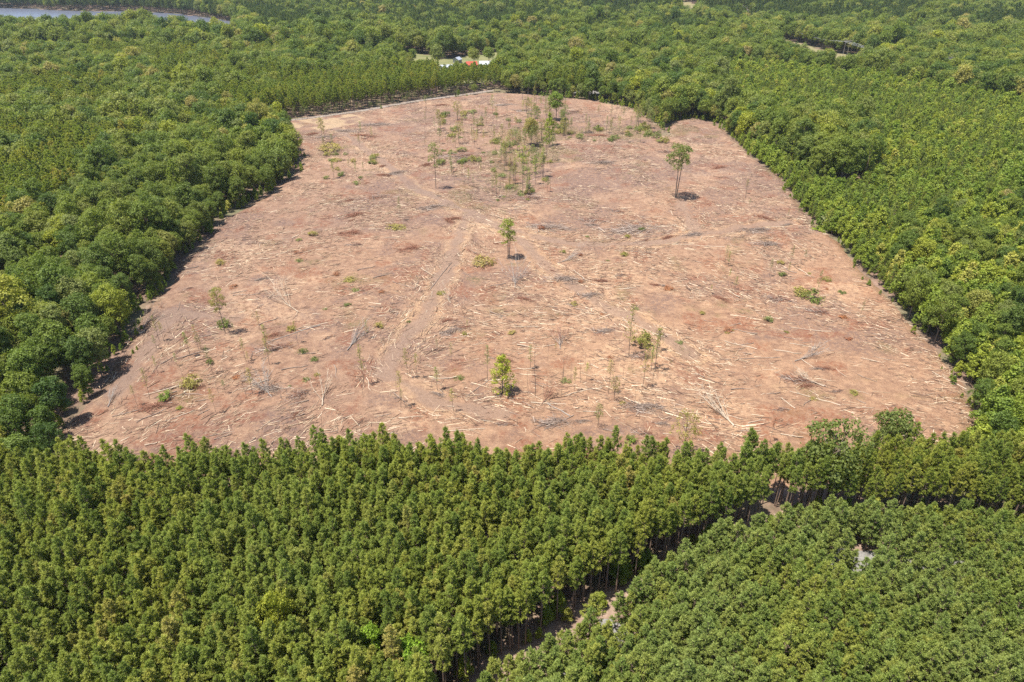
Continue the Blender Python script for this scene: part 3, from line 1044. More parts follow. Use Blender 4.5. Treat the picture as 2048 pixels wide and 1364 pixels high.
FPN.append(np.c_[x, y, gz(x, y) - 0.1, r.uniform(0, 6.28, len(x)), r.normal(1.08, 0.09, len(x)), r.integers(0, 4, len(x))])
FPN = np.vstack(FPN)

for k in trees:
    trees[k] = np.vstack(trees[k])


def largest(a, n, h):
    """rows of the n trees that show largest, and the rest"""
    px, py = to_px(a[:, 0], a[:, 1], a[:, 2] + h * a[:, 4])
    d = np.sqrt(a[:, 0] ** 2 + a[:, 1] ** 2 + (CAM_H - a[:, 2] - h) ** 2) / a[:, 4]
    d = d + 1e5 * ((px < 8) | (px > 2040) | (py > 1352) | (py < 0))
    o = np.argsort(d)
    return a[o[:n]], a[o[n:]]


def rows(kind, a):
    out = []
    for v in range(len(kind.src)):
        q = a[:, 5] == v
        if q.any():
            out.append((kind.src[v], a[q, :3], a[q, 3], a[q, 4]))
    return out


def singles(kind, a, name, labels, cat, group):
    for x, y, z, tr, s, v in a:
        lab = labels(x, y)
        kind.tree(name, (x, y, z), float(s), float(tr), int(v), lab, cat, group + ': ' + lab.split(', ')[-1])


def pine_label(x, y):
    if y < lane_at(np.array([x]))[0] + 4.5 and x > lane_x[0]:
        return 'tall slim pine at the front, in the outer row along the soil lane'
    if math.hypot(x - lx, y - ly) < 8:
        return 'tall slim pine at the front, close round the yellow green broadleaf crown'
    px_, py_ = to_px(x, y, 12.0)
    return 'tall slim pine at the front, in the lower left of the dense plantation' if px_ < 480 else 'tall slim pine at the front, inside the dense plantation above the lane'


def young_label(x, y):
    if y > lane_at(np.array([x]))[0] - 10:
        return 'short bushy young pine, in the outer row beside the soil lane'
    if float(dist_line(np.array([x]), np.array([y]), PALE, True)[0]) < 5 or inside(np.array([x]), np.array([y]), PALE)[0]:
        return 'short bushy young pine, next to the pale gravel strip'
    return 'short bushy young pine, inside the young block at the lower right'


def broad_label(x, y):
    e_ = -float(edge_dist(np.array([x]), np.array([y]))[0])
    side = 'left' if x < 0 else 'right'
    return 'round crowned broadleaf tree, in the front row of the %s wood edge' % side if e_ < 9 else 'round crowned broadleaf tree, deeper inside the wood %s of the clearing' % side


def sapling_label(x, y):
    if y < 112:
        return 'small leafy sapling, under the tall pines along the soil lane'
    e_ = -float(edge_dist(np.array([x]), np.array([y]))[0])
    side = 'left' if x < 0 else 'right'
    return 'light green pointed sapling, fringing the %s edge of the clearing' % side if e_ < 7 else 'light green pointed sapling, in the thicket %s of the clearing' % side


near_p, rest_p = largest(trees['pine'], 300, 13)
singles(PINE, near_p, 'pine_tree', pine_label, 'pine tree', 'tall plantation pines')
near_y, rest_y = largest(trees['ypine'], 300, 7)
singles(YPINE, near_y, 'young_pine_tree', young_label, 'pine tree', 'short young pines')
near_b, rest_b = largest(trees['broad'], 300, 13)
singles(BROAD, near_b, 'broadleaf_tree', broad_label, 'broadleaf tree', 'broadleaf trees')
near_s, rest_s = largest(trees['sap'], 300, 7)
singles(SAP, near_s, 'sapling_tree', sapling_label, 'sapling', 'saplings')
far_b = rest_b[:, 1] > 330
far_s = rest_s[:, 1] > 260
mass('pine_plantation', 'dense stand of tall green pines at the front', 'pine stand', rows(PINE, rest_p))
mass('young_pine_plantation', 'dense young pines beside the lane and right of the clearing', 'pine stand', rows(YPINE, np.vstack([rest_y, trees['rpine']])))
rb2 = rest_b[far_b].copy()
rb2[:, 5] = rb2[:, 5] % 6
mass('broadleaf_forest', 'mixed broadleaf woods round and behind the clearing', 'woods', rows(BROAD, rest_b[~far_b]) + rows(FBROAD, rb2))
mass('sapling_thicket', 'light green thicket of saplings round the clearing', 'thicket', rows(SAP, rest_s[~far_s]) + rows(FSAP, rest_s[far_s]))
mass('mixed_pine_forest', 'darker pines standing in patches through the woods', 'woods', rows(MPINE, MP))
mass('far_forest', 'distant woods reaching to the top of the view', 'woods', rows(FBROAD, FBR) + rows(FPINE, FPN))
print('TREES', {k: len(v) for k, v in trees.items()}, len(MP), len(FBR), len(FPN))

# ------------------------------------------------------------------ single trees one can pick out
LANK = Kind('lank', [make_broad(200, 24, 4.2, 0.48, 16, 66, 5, 0.23, drop=0.28, fork=True, trunk_r=0.19, jitter=0.7),
                     make_broad(201, 15, 2.3, 0.66, 15, 50, 4, 0.20, drop=0.32, fork=True, trunk_r=0.14, jitter=0.8),
                     make_broad(202, 22, 3.2, 0.55, 14, 44, 5, 0.21, drop=0.28, trunk_r=0.16, jitter=0.8),
                     make_broad(203, 16, 5.2, 0.60, 17, 74, 5, 0.25, drop=0.24, trunk_r=0.28, jitter=0.7),
                     make_broad(204, 13, 3.5, 0.62, 15, 80, 5, 0.24, drop=0.15, trunk_r=0.20),
                     make_broad(205, 12, 3.1, 0.95, 24, 44, 5, 0.19, cone=0.5, drop=0.3),
                     make_broad(206, 11, 3.0, 0.66, 13, 32, 4, 0.18, drop=0.5, trunk_r=0.15, jitter=0.8)], M['bark'], M['broad'])


def stand(kind, v, px, py, top, label, name='broadleaf_tree', cat='tree', leaf=None, bark=None, wide=1.0, group=None, floor=False, turn=None):
    """a tree whose foot is at pixel (px, py) and whose tip reaches row top"""
    x, y, z = at(px, py)
    if floor:
        z = float(gz(x, y)) - 0.1
    else:
        z = cz(x, y) - 0.08
    lo, hi = 0.3, 60.0
    for _ in range(30):
        mid_ = (lo + hi) / 2
        if to_px(x, y, z + mid_)[1] > top:
            lo = mid_
        else:
            hi = mid_
    s = lo / kind.H[v]
    return kind.tree(name, (x, y, z), (s * wide, s * wide, s), random.uniform(0, 6.28) if turn is None else turn, v, label, cat, group, leaf, bark)


rsx = random.Random(3)
stand(LANK, 0, 1350, 396, 284, 'lone tall tree with dark round crown on long bare twin trunk', leaf=M['dark'], turn=0.0, wide=1.4)
stand(LANK, 1, 1016, 517, 437, 'small twin stemmed tree in the middle where the skid trails fork', leaf=M['pine'], turn=0.4, wide=1.25)
stand(LANK, 2, 872, 377, 284, 'tall thin grey green tree beside the skid trail bend', leaf=M['grey'], turn=1.0)
stand(LANK, 2, 646, 286, 234, 'slim sparse tree near the sandy landing by the road', leaf=M['olive'], turn=2.0)
stand(LANK, 5, 1005, 786, 706, 'bright lime green bushy young tree, leafy to the ground, near the front', leaf=M['lime'])
stand(LANK, 2, 451, 668, 574, 'tall ragged thin tree with leafy foot in the left part of the clearing', leaf=M['olive'])
stand(LANK, 6, 1366, 912, 822, 'pale thin leaved tree standing just behind the front pines', leaf=M['olive'], bark=M['bark'])
stand(LANK, 3, 1638, 1002, 836, 'broad open crowned green tree rising above the front pines', leaf=M['dark'], floor=False)
stand(LANK, 4, 1765, 935, 818, 'compact dark round tree behind the front pines near the right corner', leaf=M['dark'])
stand(LANK, 4, 1112, 240, 180, 'broad leafy tree at the top of the scrubby swale', leaf=M['light'], wide=1.1)
stand(LANK, 4, 1062, 290, 232, 'leafy green tree at the bend of the scrubby swale', leaf=M['olive'])
stand(LANK, 5, 1098, 292, 222, 'narrow upright green tree beside the bend of the scrubby swale', leaf=M['light'], wide=0.7)
stand(LANK, 6, 1046, 350, 288, 'thin leaved tree low in the scrubby swale', leaf=M['light'])
stand(LANK, 6, 1012, 330, 272, 'thin grey tree on the left bank of the scrubby swale', leaf=M['grey'])
stand(BROAD, 2, 575, float(to_px(lx, ly, 0.0)[1]), 1176, 'yellow green broadleaf crown among the dark front pines', leaf=M['lime'], floor=True, wide=0.62)
stand(BROAD, 3, 752, 1345, 1248, 'bright green broadleaf tree among the front pines above the lane end', leaf=M['green'], floor=True, wide=0.8)
stand(BROAD, 4, 832, 1372, 1275, 'leafy bright green tree at the lower end of the lane', leaf=M['green'], floor=True, wide=0.8)
for px, py, tp, lab in ((876, 133, 87, 'large dark round tree left of the farm sheds'), (948, 130, 93, 'big round tree behind the red barn'), (978, 127, 90, 'wide paler tree behind the grey roofed house'),
                        (826, 124, 96, 'small round tree alone on the meadow'), (930, 145, 126, 'small dark tree between the red barn and the white shed'), (1005, 135, 108, 'round tree at the right end of the farm')):
    stand(FBROAD, rsx.randrange(6), px, py, tp, lab, floor=True, leaf=M['broad'], wide=1.15)
stand(LANK, 6, 1228, 800, 752, 'drooping pale green young tree among slash behind the front pines', leaf=M['olive'], wide=0.7)
stand(LANK, 6, 1196, 853, 806, 'feathery green young tree close behind the front pines', leaf=M['light'], wide=0.6)

SAPS = [
    (398, 702, 648, 0, 'slim sapling with leafy top left of the ragged thin tree', 'olive'),
    (817, 757, 694, 1, 'thin sapling with a dense dead tuft at its foot', 'olive'),
    (802, 814, 738, 2, 'straight slim sapling with a dark shrub at its foot near the front', 'olive'),
    (728, 768, 688, 3, 'tall faint sapling beside the grey wheel track', 'olive'),
    (975, 760, 690, 4, 'thin sapling with a tufted top left of the lime green tree', 'grey'),
    (1148, 783, 732, 1, 'short thin sapling right of the rust coloured brush', 'olive'),
    (1217, 786, 714, 2, 'tall thin sapling behind the drooping young tree', 'olive'),
    (1258, 712, 608, 3, 'very tall whip thin sapling beside the yellow green shrub', 'olive'),
    (903, 722, 684, 0, 'small leaning sapling with leafy foot in the middle foreground', 'olive'),
    (800, 440, 392, 4, 'pale grey green sapling left of the trail fork', 'grey'),
    (1285, 775, 690, 0, 'slim sapling below the yellow green shrub', 'olive'),
    (300, 800, 735, 1, 'slim sapling at the lower left near the shadow edge', 'olive'),
    (275, 812, 768, 2, 'small yellow leaved sapling at the lower left corner', 'olive'),
    (425, 745, 690, 3, 'sapling with grey green top above a brush clump at left', 'grey'),
    (595, 685, 640, 4, 'short dark stemmed sapling right of the long fallen stems', 'olive'),
    (520, 660, 622, 0, 'pale sapling between fallen stems left of centre', 'olive'),
    (432, 825, 775, 1, 'thin sapling near the front pines at left', 'olive'),
    (1310, 745, 650, 2, 'wide faint sapling right of the yellow green shrub', 'olive'),
    (1720, 635, 600, 3, 'thin sapling near the right wood edge', 'grey'),
    (1580, 530, 490, 4, 'grey green sapling in the weedy patch at right', 'grey'),
    (1450, 530, 490, 0, 'grey green sapling left of the weedy patch at right', 'grey'),
    (1630, 600, 540, 1, 'taller grey green sapling above the dark shrub at right', 'grey'),
]
for px, py, top, v, lab, lf in SAPS:
    stand(WISP, v, px, py, top, lab, 'thin_sapling', 'sapling', leaf=M[lf], wide=1.0, group='thin saplings left standing in the clearing')
stand(BARE, 0, 1070, 792, 696, 'leafless thin stem standing behind the rust coloured brush', 'bare_stem', 'bare tree')
stand(BARE, 1, 1046, 812, 780, 'short broken stub right of the lime green tree', 'bare_stem', 'bare tree', bark=M['bark'])
stand(BARE, 2, 1443, 925, 873, 'white bare snag standing just behind the front pines', 'bare_stem', 'bare tree', bark=M['wood'], wide=1.6)
stand(BARE, 1, 1502, 940, 866, 'tall pale bent snag behind the front pines', 'bare_stem', 'bare tree', bark=M['wood'], wide=1.5)
stand(WISP, 2, 1541, 882, 834, 'rust leaved dead sapling behind the front pines', 'thin_sapling', 'sapling', leaf=M['rust'], bark=M['gbark'])
# the crowd of thin stems in the scrubby swale and on the far slope
rs = random.Random(8)


def crowd(n, box, hts, label, group, bare=0.4, leaves=('olive', 'grey', 'light')):
    for _ in range(n):
        px, py = rs.uniform(box[0], box[2]), rs.uniform(box[1], box[3])
        h = rs.uniform(*hts)
        if rs.random() < bare:
            stand(BARE, rs.randrange(3), px, py, py - h, 'bare ' + label, 'bare_stem', 'bare tree', group='bare ' + group)
        else:
            stand(WISP, rs.randrange(5), px, py, py - h, 'leafy ' + label, 'thin_sapling', 'sapling', leaf=M[rs.choice(leaves)], group='leafy ' + group, wide=rs.uniform(1.0, 1.6))


crowd(46, (985, 300, 1105, 405), (28, 62), 'thin stem in the scrubby swale above the lone tall tree', 'thin stems in the swale')
crowd(26, (1000, 195, 1140, 240), (22, 50), 'thin stem on the crest at the far end of the clearing', 'thin stems on the far crest', 0.55)
crowd(30, (1110, 262, 1330, 285), (18, 40), 'thin stem along the far arm of the swale', 'thin stems along the far arm of the swale', 0.5)
crowd(34, (850, 225, 1000, 300), (16, 42), 'thin stem on the slope below the far crest', 'thin stems below the far crest', 0.4)
crowd(20, (640, 270, 760, 375), (14, 40), 'thin stem in the scrub left of the skid trail', 'thin stems left of the skid trail', 0.3)
crowd(18, (900, 330, 990, 380), (18, 40), 'thin stem between skid trail and swale', 'thin stems between trail and swale', 0.5)
crowd(14, (1180, 215, 1310, 262), (16, 40), 'thin stem before the far wood edge', 'thin stems before the far wood edge', 0.3)
crowd(10, (1460, 330, 1600, 440), (18, 40), 'thin stem near the upper right wood edge', 'thin stems near the upper right edge', 0.5)
crowd(14, (1420, 500, 1660, 610), (16, 36), 'thin stem in the weedy patch at right', 'thin stems in the weedy patch at right', 0.4)
crowd(12, (1240, 700, 1330, 830), (26, 60), 'thin stem in the slash at front right', 'thin stems in the slash at front right', 0.6)
crowd(18, (290, 640, 560, 815), (22, 56), 'thin stem in the left front part of the clearing', 'thin stems at the left front', 0.3)
crowd(12, (700, 660, 950, 830), (20, 56), 'thin stem in the middle front of the clearing', 'thin stems at the middle front', 0.4)
crowd(10, (1020, 700, 1200, 800), (24, 60), 'thin stem near the rust coloured brush', 'thin stems near the rust coloured brush', 0.8)
for _ in range(52):
    px, py = rs.choice([(rs.uniform(1000, 1095), rs.uniform(285, 395)), (rs.uniform(1010, 1075), rs.uniform(235, 350)), (rs.uniform(1050, 1130), rs.uniform(225, 300)), (rs.uniform(1260, 1330), rs.uniform(238, 268)), (rs.uniform(870, 990), rs.uniform(240, 300))])
    stand(LANK, rs.choice((2, 6, 6)), px, py, py - rs.uniform(22, 50), 'small sparse tree in the scrub of the upper clearing', leaf=M[rs.choice(('grey', 'olive', 'grey'))], group='small sparse trees in the upper clearing')
# slim trees along the near side of the gravel road
for i in range(64):
    u = i / 63.0
    px = 578 + (962 - 578) * u + rs.uniform(-4, 4)
    py = np.interp(px, [578, 650, 740, 830, 900, 962], [241, 231.5, 218.5, 204.5, 194.5, 186]) + 0.6
    stand(WISP if rs.random() < 0.8 else BARE, rs.randrange(3), px, py, py - rs.uniform(9, 26), 'slim young tree on the near verge of the gravel road', 'thin_sapling', 'sapling', leaf=M['dark'], group='slim trees along the gravel road', wide=2.2)

# ------------------------------------------------------------------ shrubs
def shrub(px, py, wpx, label, leaf, group=None, flatt=1.0):
    x, y, z = at(px, py)
    s = wpx * px_size(x, y) / 2.9
    BUSH.tree('shrub', (x, y, cz(x, y) - 0.05), (s, s, s * flatt), rs.uniform(0, 6.28), rs.randrange(4), label, 'shrub', group, M[leaf])


shrub(1285, 690, 52, 'yellow green shrub with dead stems beside the tallest thin sapling', 'olive', None, 1.3)
shrub(968, 527, 46, 'low olive shrub left of the small twin stemmed tree', 'olive', None, 0.8)
shrub(450, 655, 30, 'leafy shrub round the foot of the ragged thin tree', 'dark', None, 1.4)
shrub(335, 798, 34, 'green shrub by the fallen log at lower left', 'light')
shrub(385, 768, 46, 'brown green shrub clump left of centre front', 'olive', None, 1.1)
shrub(422, 730, 18, 'small dark shrub at left front', 'dark', None, 1.6)
shrub(1625, 600, 46, 'dark green shrub in the weedy patch at right', 'dark')
shrub(1598, 588, 44, 'olive shrub beside the dark one at right', 'olive', None, 0.7)
shrub(660, 298, 52, 'dark green shrub mat near the slim sparse tree', 'olive', None, 0.5)
shrub(1262, 885, 30, 'round light green shrub among the front pine tops', 'light')
shrub(1660, 452, 60, 'pale grey green shrub at the right wood edge', 'grey', None, 0.9)
shrub(1640, 458, 46, 'low yellow green grass tuft by the right wood edge', 'light', None, 0.2)
shrub(440, 528, 22, 'small olive shrub at left', 'olive')
shrub(358, 818, 16, 'small bright green shrub near lower left', 'light')
shrub(790, 456, 40, 'flat yellow green shrub left of the trail fork', 'olive', None, 0.4)
shrub(700, 560, 30, 'low green shrub left of centre', 'olive', None, 0.5)
for _ in range(100):
    px, py = rs.choice([(rs.uniform(970, 1110), rs.uniform(240, 405)), (rs.uniform(1110, 1330), rs.uniform(255, 285)), (rs.uniform(640, 760), rs.uniform(290, 370)), (rs.uniform(880, 1000), rs.uniform(225, 340))])
    shrub(px, py, rs.uniform(9, 24), 'small weedy shrub in the scrub of the upper clearing', rs.choice(['olive', 'grey', 'grey', 'dark']), 'small shrubs in the upper clearing', rs.uniform(0.6, 1.3))
for _ in range(60):
    px, py = rs.uniform(330, 1750), rs.uniform(430, 830)
    x, y = flat(px, py)
    if not float(edge_dist(np.array([x]), np.array([y]))[0]) > 3:
        continue
    shrub(px, py, rs.uniform(8, 24), 'small weedy shrub on the open lower clearing', rs.choice(['olive', 'olive', 'rust', 'dark', 'grey']), 'small shrubs in the lower clearing', rs.uniform(0.4, 1.0))

# ------------------------------------------------------------------ felled wood
def make_log(seed, L, r):
    rng = np.random.default_rng(seed + 4000)
    mb = MB()
    k = 5
    u = np.linspace(-0.5, 0.5, k)
    P = np.c_[u * L, rng.normal(0, 0.04, k).cumsum() * L, 0.6 * r + np.abs(rng.normal(0, 0.05, k))]
    tube(mb, P, np.linspace(r, r * rng.uniform(0.35, 0.8), k), 6)
    for _ in range(rng.integers(0, 4)):
        j = rng.uniform(-0.3, 0.5)
        p = np.array([j * L, np.interp(j, u, P[:, 1]), r])
        a = rng.choice([-1, 1]) * rng.uniform(0.4, 0.9)
        d = np.array([math.cos(a), math.sin(a), rng.uniform(0, 0.4)]) * L * rng.uniform(0.12, 0.3)
        tube(mb, [p, p + d], [r * 0.4, r * 0.15], 4, cap=False)
    return mb


LOGS = [make_log(i, L, r).mesh('log', [M['wood']], True) for i, (L, r) in enumerate([(4, .13), (6, .15), (8, .16), (3, .14), (10, .15), (5, .10), (7, .11), (2.4, .17)])]


def flow(x, y):
    """how felled stems lie: dragged one way on each half of the clearing"""
    px, _ = to_px(x, y, 0)
    a = np.where(np.asarray(px) > 1000, -0.50, 0.62) * sstep(40, 420, np.abs(np.asarray(px) - 1000))
    a = a + 0.5 * vnoise(x, y, 35, 95)
    x = np.asarray(x, float)
    y = np.asarray(y, float)
    for P in TRACKS:
        for i in range(len(P) - 1):
            d = dist_line(x, y, P[i:i + 2])
            ta = math.atan2(P[i + 1][1] - P[i][1], P[i + 1][0] - P[i][0])
            k_ = np.exp(-(d / 9.0) ** 2)
            dl = (ta - a + math.pi / 2) % math.pi - math.pi / 2
            a = a + dl * k_
    return a


rng = np.random.default_rng(77)
PL = []
while len(PL) < 300:
    px, py = rng.uniform(180, 1920), rng.uniform(330, 890) if rng.random() < 0.85 else rng.uniform(200, 330)
    x, y = flat(px, py)
    if float(edge_dist(np.array([x]), np.array([y]))[0]) < 3:
        continue
    PL.append((px, py, x, y))
for px, py, x, y in PL:
    o = mobj('log', LOGS[rng.integers(0, 8)], None, (x, y, cz(x, y)))
    o.rotation_euler = (0, rng.normal(0, 0.02), float(flow(x, y)) + rng.normal(0, 0.45) + (math.pi if rng.random() < 0.5 else 0))
    s = rng.uniform(0.5, 1.0)
    o.scale = (s, s, s)
    if rng.random() < 0.5:
        o.material_slots[0].link = 'OBJECT'
        o.material_slots[0].material = M['wood2']
        tag(o, 'weathered brown log lying on the bare soil', 'log', 'brown logs strewn over the clearing')
    else:
        tag(o, 'pale peeled stem lying on the bare soil', 'log', 'pale stems strewn over the clearing')


def placed_log(p1, p2, r, label, m):
    a, b_ = at(*p1), at(*p2)
    mb = MB()
    k = 6
    rr = np.random.default_rng(int(p1[0] * 7 + p1[1]))
    o = np.array([(a[0] + b_[0]) / 2, (a[1] + b_[1]) / 2])
    P = []
    for i in range(k):
        u = i / (k - 1)
        x, y = a[0] + (b_[0] - a[0]) * u, a[1] + (b_[1] - a[1]) * u
        P.append((x - o[0] + rr.normal(0, 0.12), y - o[1] + rr.normal(0, 0.12), cz(x, y) + r * 0.7))
    tube(mb, P, np.linspace(r, r * 0.45, k), 7)
    for i in (2, 3, 4, 4):
        d = (np.array(P[-1]) - np.array(P[0])) * 0.12 + np.array([rr.normal(0, 1.0), rr.normal(0, 1.0), rr.uniform(0.1, 0.5)])
        tube(mb, [np.array(P[i]), np.array(P[i]) + d], [r * 0.4, r * 0.12], 4, cap=False)
    tag(mobj('log', mb.mesh('log', [m], True), None, (o[0], o[1], 0)), label, 'log')


placed_log((345, 806), (225, 832), 0.17, 'long dark log running from the green shrub at lower left', M['wood2'])
placed_log((640, 650), (535, 685), 0.14, 'long grey stem left of centre, running up to the right', M['gbark'])
placed_log((655, 645), (575, 662), 0.13, 'pale stem just above the long grey stem', M['wood'])
placed_log((975, 760), (930, 795), 0.14, 'brown log leaning against a sapling left of the lime tree', M['wood2'])
placed_log((1205, 775), (1130, 792), 0.13, 'pale straight stem right of the lime green tree', M['wood'])
placed_log((1145, 830), (1088, 858), 0.14, 'brown stem just behind the middle of the front pines', M['wood2'])
placed_log((1140, 832), (1095, 805), 0.15, 'thick stem with branched end below the rust coloured brush', M['gbark'])
placed_log((1680, 812), (1580, 782), 0.15, 'long white stem lying across the lower right', M['wood'])
placed_log((1590, 818), (1560, 795), 0.13, 'curved white stem left of the long white stem', M['wood'])
placed_log((1650, 774), (1620, 765), 0.20, 'short charred log in the lower right', M['wood2'])
placed_log((890, 862), (970, 858), 0.14, 'white stem right behind the front pine tops', M['wood'])
placed_log((797, 835), (845, 832), 0.15, 'pale stem near the front below the straight slim sapling', M['wood'])
placed_log((860, 578), (905, 525), 0.16, 'dark grey fallen stem beside the left skid trail', M['wood2'])
placed_log((1330, 675), (1240, 640), 0.12, 'long pale stem right of the middle trail', M['wood'])
placed_log((1450, 495), (1330, 488), 0.14, 'long pale stem along the right skid trail', M['wood'])
placed_log((1560, 715), (1430, 722), 0.12, 'thin straight stem lying level across the right side', M['wood2'])
placed_log((1660, 665), (1580, 655), 0.12, 'thin pale stem near the upper poles at right', M['wood'])


def fallen_top(px, py, tip, spread_, label, m, n=9, r0=0.17, twig=None, up=0.25):
    """a fallen crown: the butt at one end, branches fanning away from it"""
    a = at(px, py)
    b_ = at(*tip)
    rr = np.random.default_rng(int(px * 3 + py))
    e = tag(empty('fallen_crown', (a[0], a[1], cz(a[0], a[1]) + 0.1), 0, 1.0), label, 'fallen crown')
    D = np.array([b_[0] - a[0], b_[1] - a[1], 0])
    L = np.linalg.norm(D) * 0.75
    r0 = r0 * 0.75
    ang = math.atan2(D[1], D[0])
    mb, tw = MB(), MB()
    P = [np.array([math.cos(ang), math.sin(ang), 0]) * L * u + np.array([0, 0, 0.15 + 0.1 * u]) for u in (-0.12, 0, 0.15, 0.3)]
    tube(mb, P, [r0 * 1.1, r0, r0 * 0.85, r0 * 0.7], 7)
    A_, B_ = [], []
    for i in range(n):
        s = rr.uniform(0.05, 0.3)
        p0 = np.array([math.cos(ang), math.sin(ang), 0]) * L * s + np.array([0, 0, 0.2])
        a2 = ang + spread_ * (2 * (i + 0.5) / n - 1) + rr.normal(0, 0.08)
        ll = L * rr.uniform(0.55, 0.95)
        d = np.array([math.cos(a2), math.sin(a2), up * rr.uniform(0.2, 1.3)])
        p1 = p0 + d * ll * 0.5 + rr.normal(0, 0.15, 3)
        p2 = p0 + d * ll + np.array([0, 0, 0.1 * ll])
        tube(mb, [p0, p1, p2], [r0 * 0.45, r0 * 0.3, r0 * 0.1], 5, cap=False)
        for _ in range(7):
            s2 = rr.uniform(0.35, 1.0)
            q = p0 + (p2 - p0) * s2
            A_.append(q)
            B_.append(q + (d + rr.normal(0, 0.4, 3)) * ll * rr.uniform(0.12, 0.3))
    sticks(tw, A_, B_, np.full(len(A_), 0.045), np.full(len(A_), 0.012))
    mobj('branches', mb.mesh('branches', [m], True), e)
    tag(mobj('twigs', tw.mesh('twigs', [twig or m], False), e), kind='stuff')


fallen_top(1462, 846, (1398, 782), 0.42, 'white fallen crown with fanned branches near the front at right', M['wood'], 11, 0.26)
fallen_top(698, 697, (735, 655), 0.30, 'bundle of grey fallen branches left of centre', M['gbark'], 12, 0.17)
fallen_top(1030, 574, (1033, 538), 0.75, 'fan of pale dead branches below the twin stemmed tree', M['gbark'], 13, 0.12, None, 0.6)
fallen_top(1120, 696, (1118, 664), 0.65, 'dead bush with rust coloured twig tips right of centre', M['gbark'], 14, 0.10, M['rtwig'], 0.7)
fallen_top(645, 806, (650, 752), 0.55, 'white forked dead top near the front left of centre', M['wood'], 6, 0.17, None, 0.6)
fallen_top(218, 812, (236, 776), 0.25, 'splayed grey poles near the lower left edge', M['gbark'], 6, 0.13, None, 0.2)
fallen_top(284, 655, (330, 622), 0.35, 'heap of grey roots and stems at the left wood edge', M['wood2'], 14, 0.22, None, 0.4)
fallen_top(1595, 722, (1660, 702), 0.22, 'fanned grey poles on the right side', M['gbark'], 10, 0.13)
fallen_top(1640, 772, (1560, 742), 0.30, 'thin white branches above the long white stem', M['wood'], 7, 0.12)
fallen_top(900, 605, (888, 588), 0.6, 'small pale stump top beside the left trail', M['wood'], 8, 0.12, None, 0.8)
fallen_top(1120, 525, (1170, 512), 0.4, 'bare branched top by the right skid trail', M['gbark'], 9, 0.12)
fallen_top(540, 790, (500, 745), 0.5, 'sprawling grey dead top left of the forked one', M['gbark'], 12, 0.12)
fallen_top(1085, 806, (1110, 780), 0.55, 'rust coloured brush behind the thick branched stem', M['rtwig'], 12, 0.08, M['rtwig'], 0.5)
fallen_top(590, 620, (525, 575), 0.35, 'pale torn wood and stems at left', M['wood'], 9, 0.14)


def make_pile(seed, m1, m2, n=55):
    """heap of branches: long limbs below, twigs on top; about 10 m long and 1.2 m high"""
    rr = np.random.default_rng(seed + 5000)
    out = []
    for (k, ln, ra, mm) in ((n, (2.0, 4.5), 0.06, m1), (n * 4, (0.6, 1.8), 0.03, m2)):
        u = rr.normal(0, 2.3, k).clip(-5.5, 5.5) + 0.8 * rr.normal()
        v = rr.standard_t(3, k).clip(-3.5, 3.5) * 0.85 + 0.5 * np.sin(u * rr.uniform(0.4, 1.2))
        top = 0.9 * np.exp(-(u / 3.0) ** 2 - (v / 1.2) ** 2) + 0.08
        z = top * rr.uniform(0.1, 1.0, k) + 0.05
        a = rr.normal(0.0, 0.7, k)
        d = np.c_[np.cos(a), np.sin(a), rr.normal(0, 0.13, k)] * rr.uniform(*ln, k)[:, None] * 0.5
        c = np.c_[u, v, z]
        mb = MB()
        A_, B_ = c - d, c + d
        A_[:, 2] = A_[:, 2].clip(0.0)
        B_[:, 2] = B_[:, 2].clip(0.0)
        sticks(mb, A_, B_, np.full(k, ra) * rr.uniform(0.6, 1.5, k), np.full(k, ra * 0.4))
        out.append(mb.mesh('brush', [mm]))
    return out


PILES = {'grey': [make_pile(i, M['twig'], M['twig']) for i in range(4)], 'rust': [make_pile(10 + i, M['rtwig'], M['rtwig']) for i in range(3)], 'mixed': [make_pile(20 + i, M['twig'], M['rtwig']) for i in range(3)]}


def pile(px, py, wpx, tone, label, turn=0.0, group=None, deep=1.0):
    x, y, z = at(px, py)
    s = wpx * px_size(x, y) / 9.0
    a = rs.choice(PILES[tone])
    e = tag(empty('brush_pile', (x, y, cz(x, y) - 0.05), turn, (s, s * deep, min(1.0, s * 1.1))), label, 'brush pile', group)
    tag(mobj('limbs', a[0], e), kind='stuff')
    tag(mobj('twigs', a[1], e), kind='stuff')


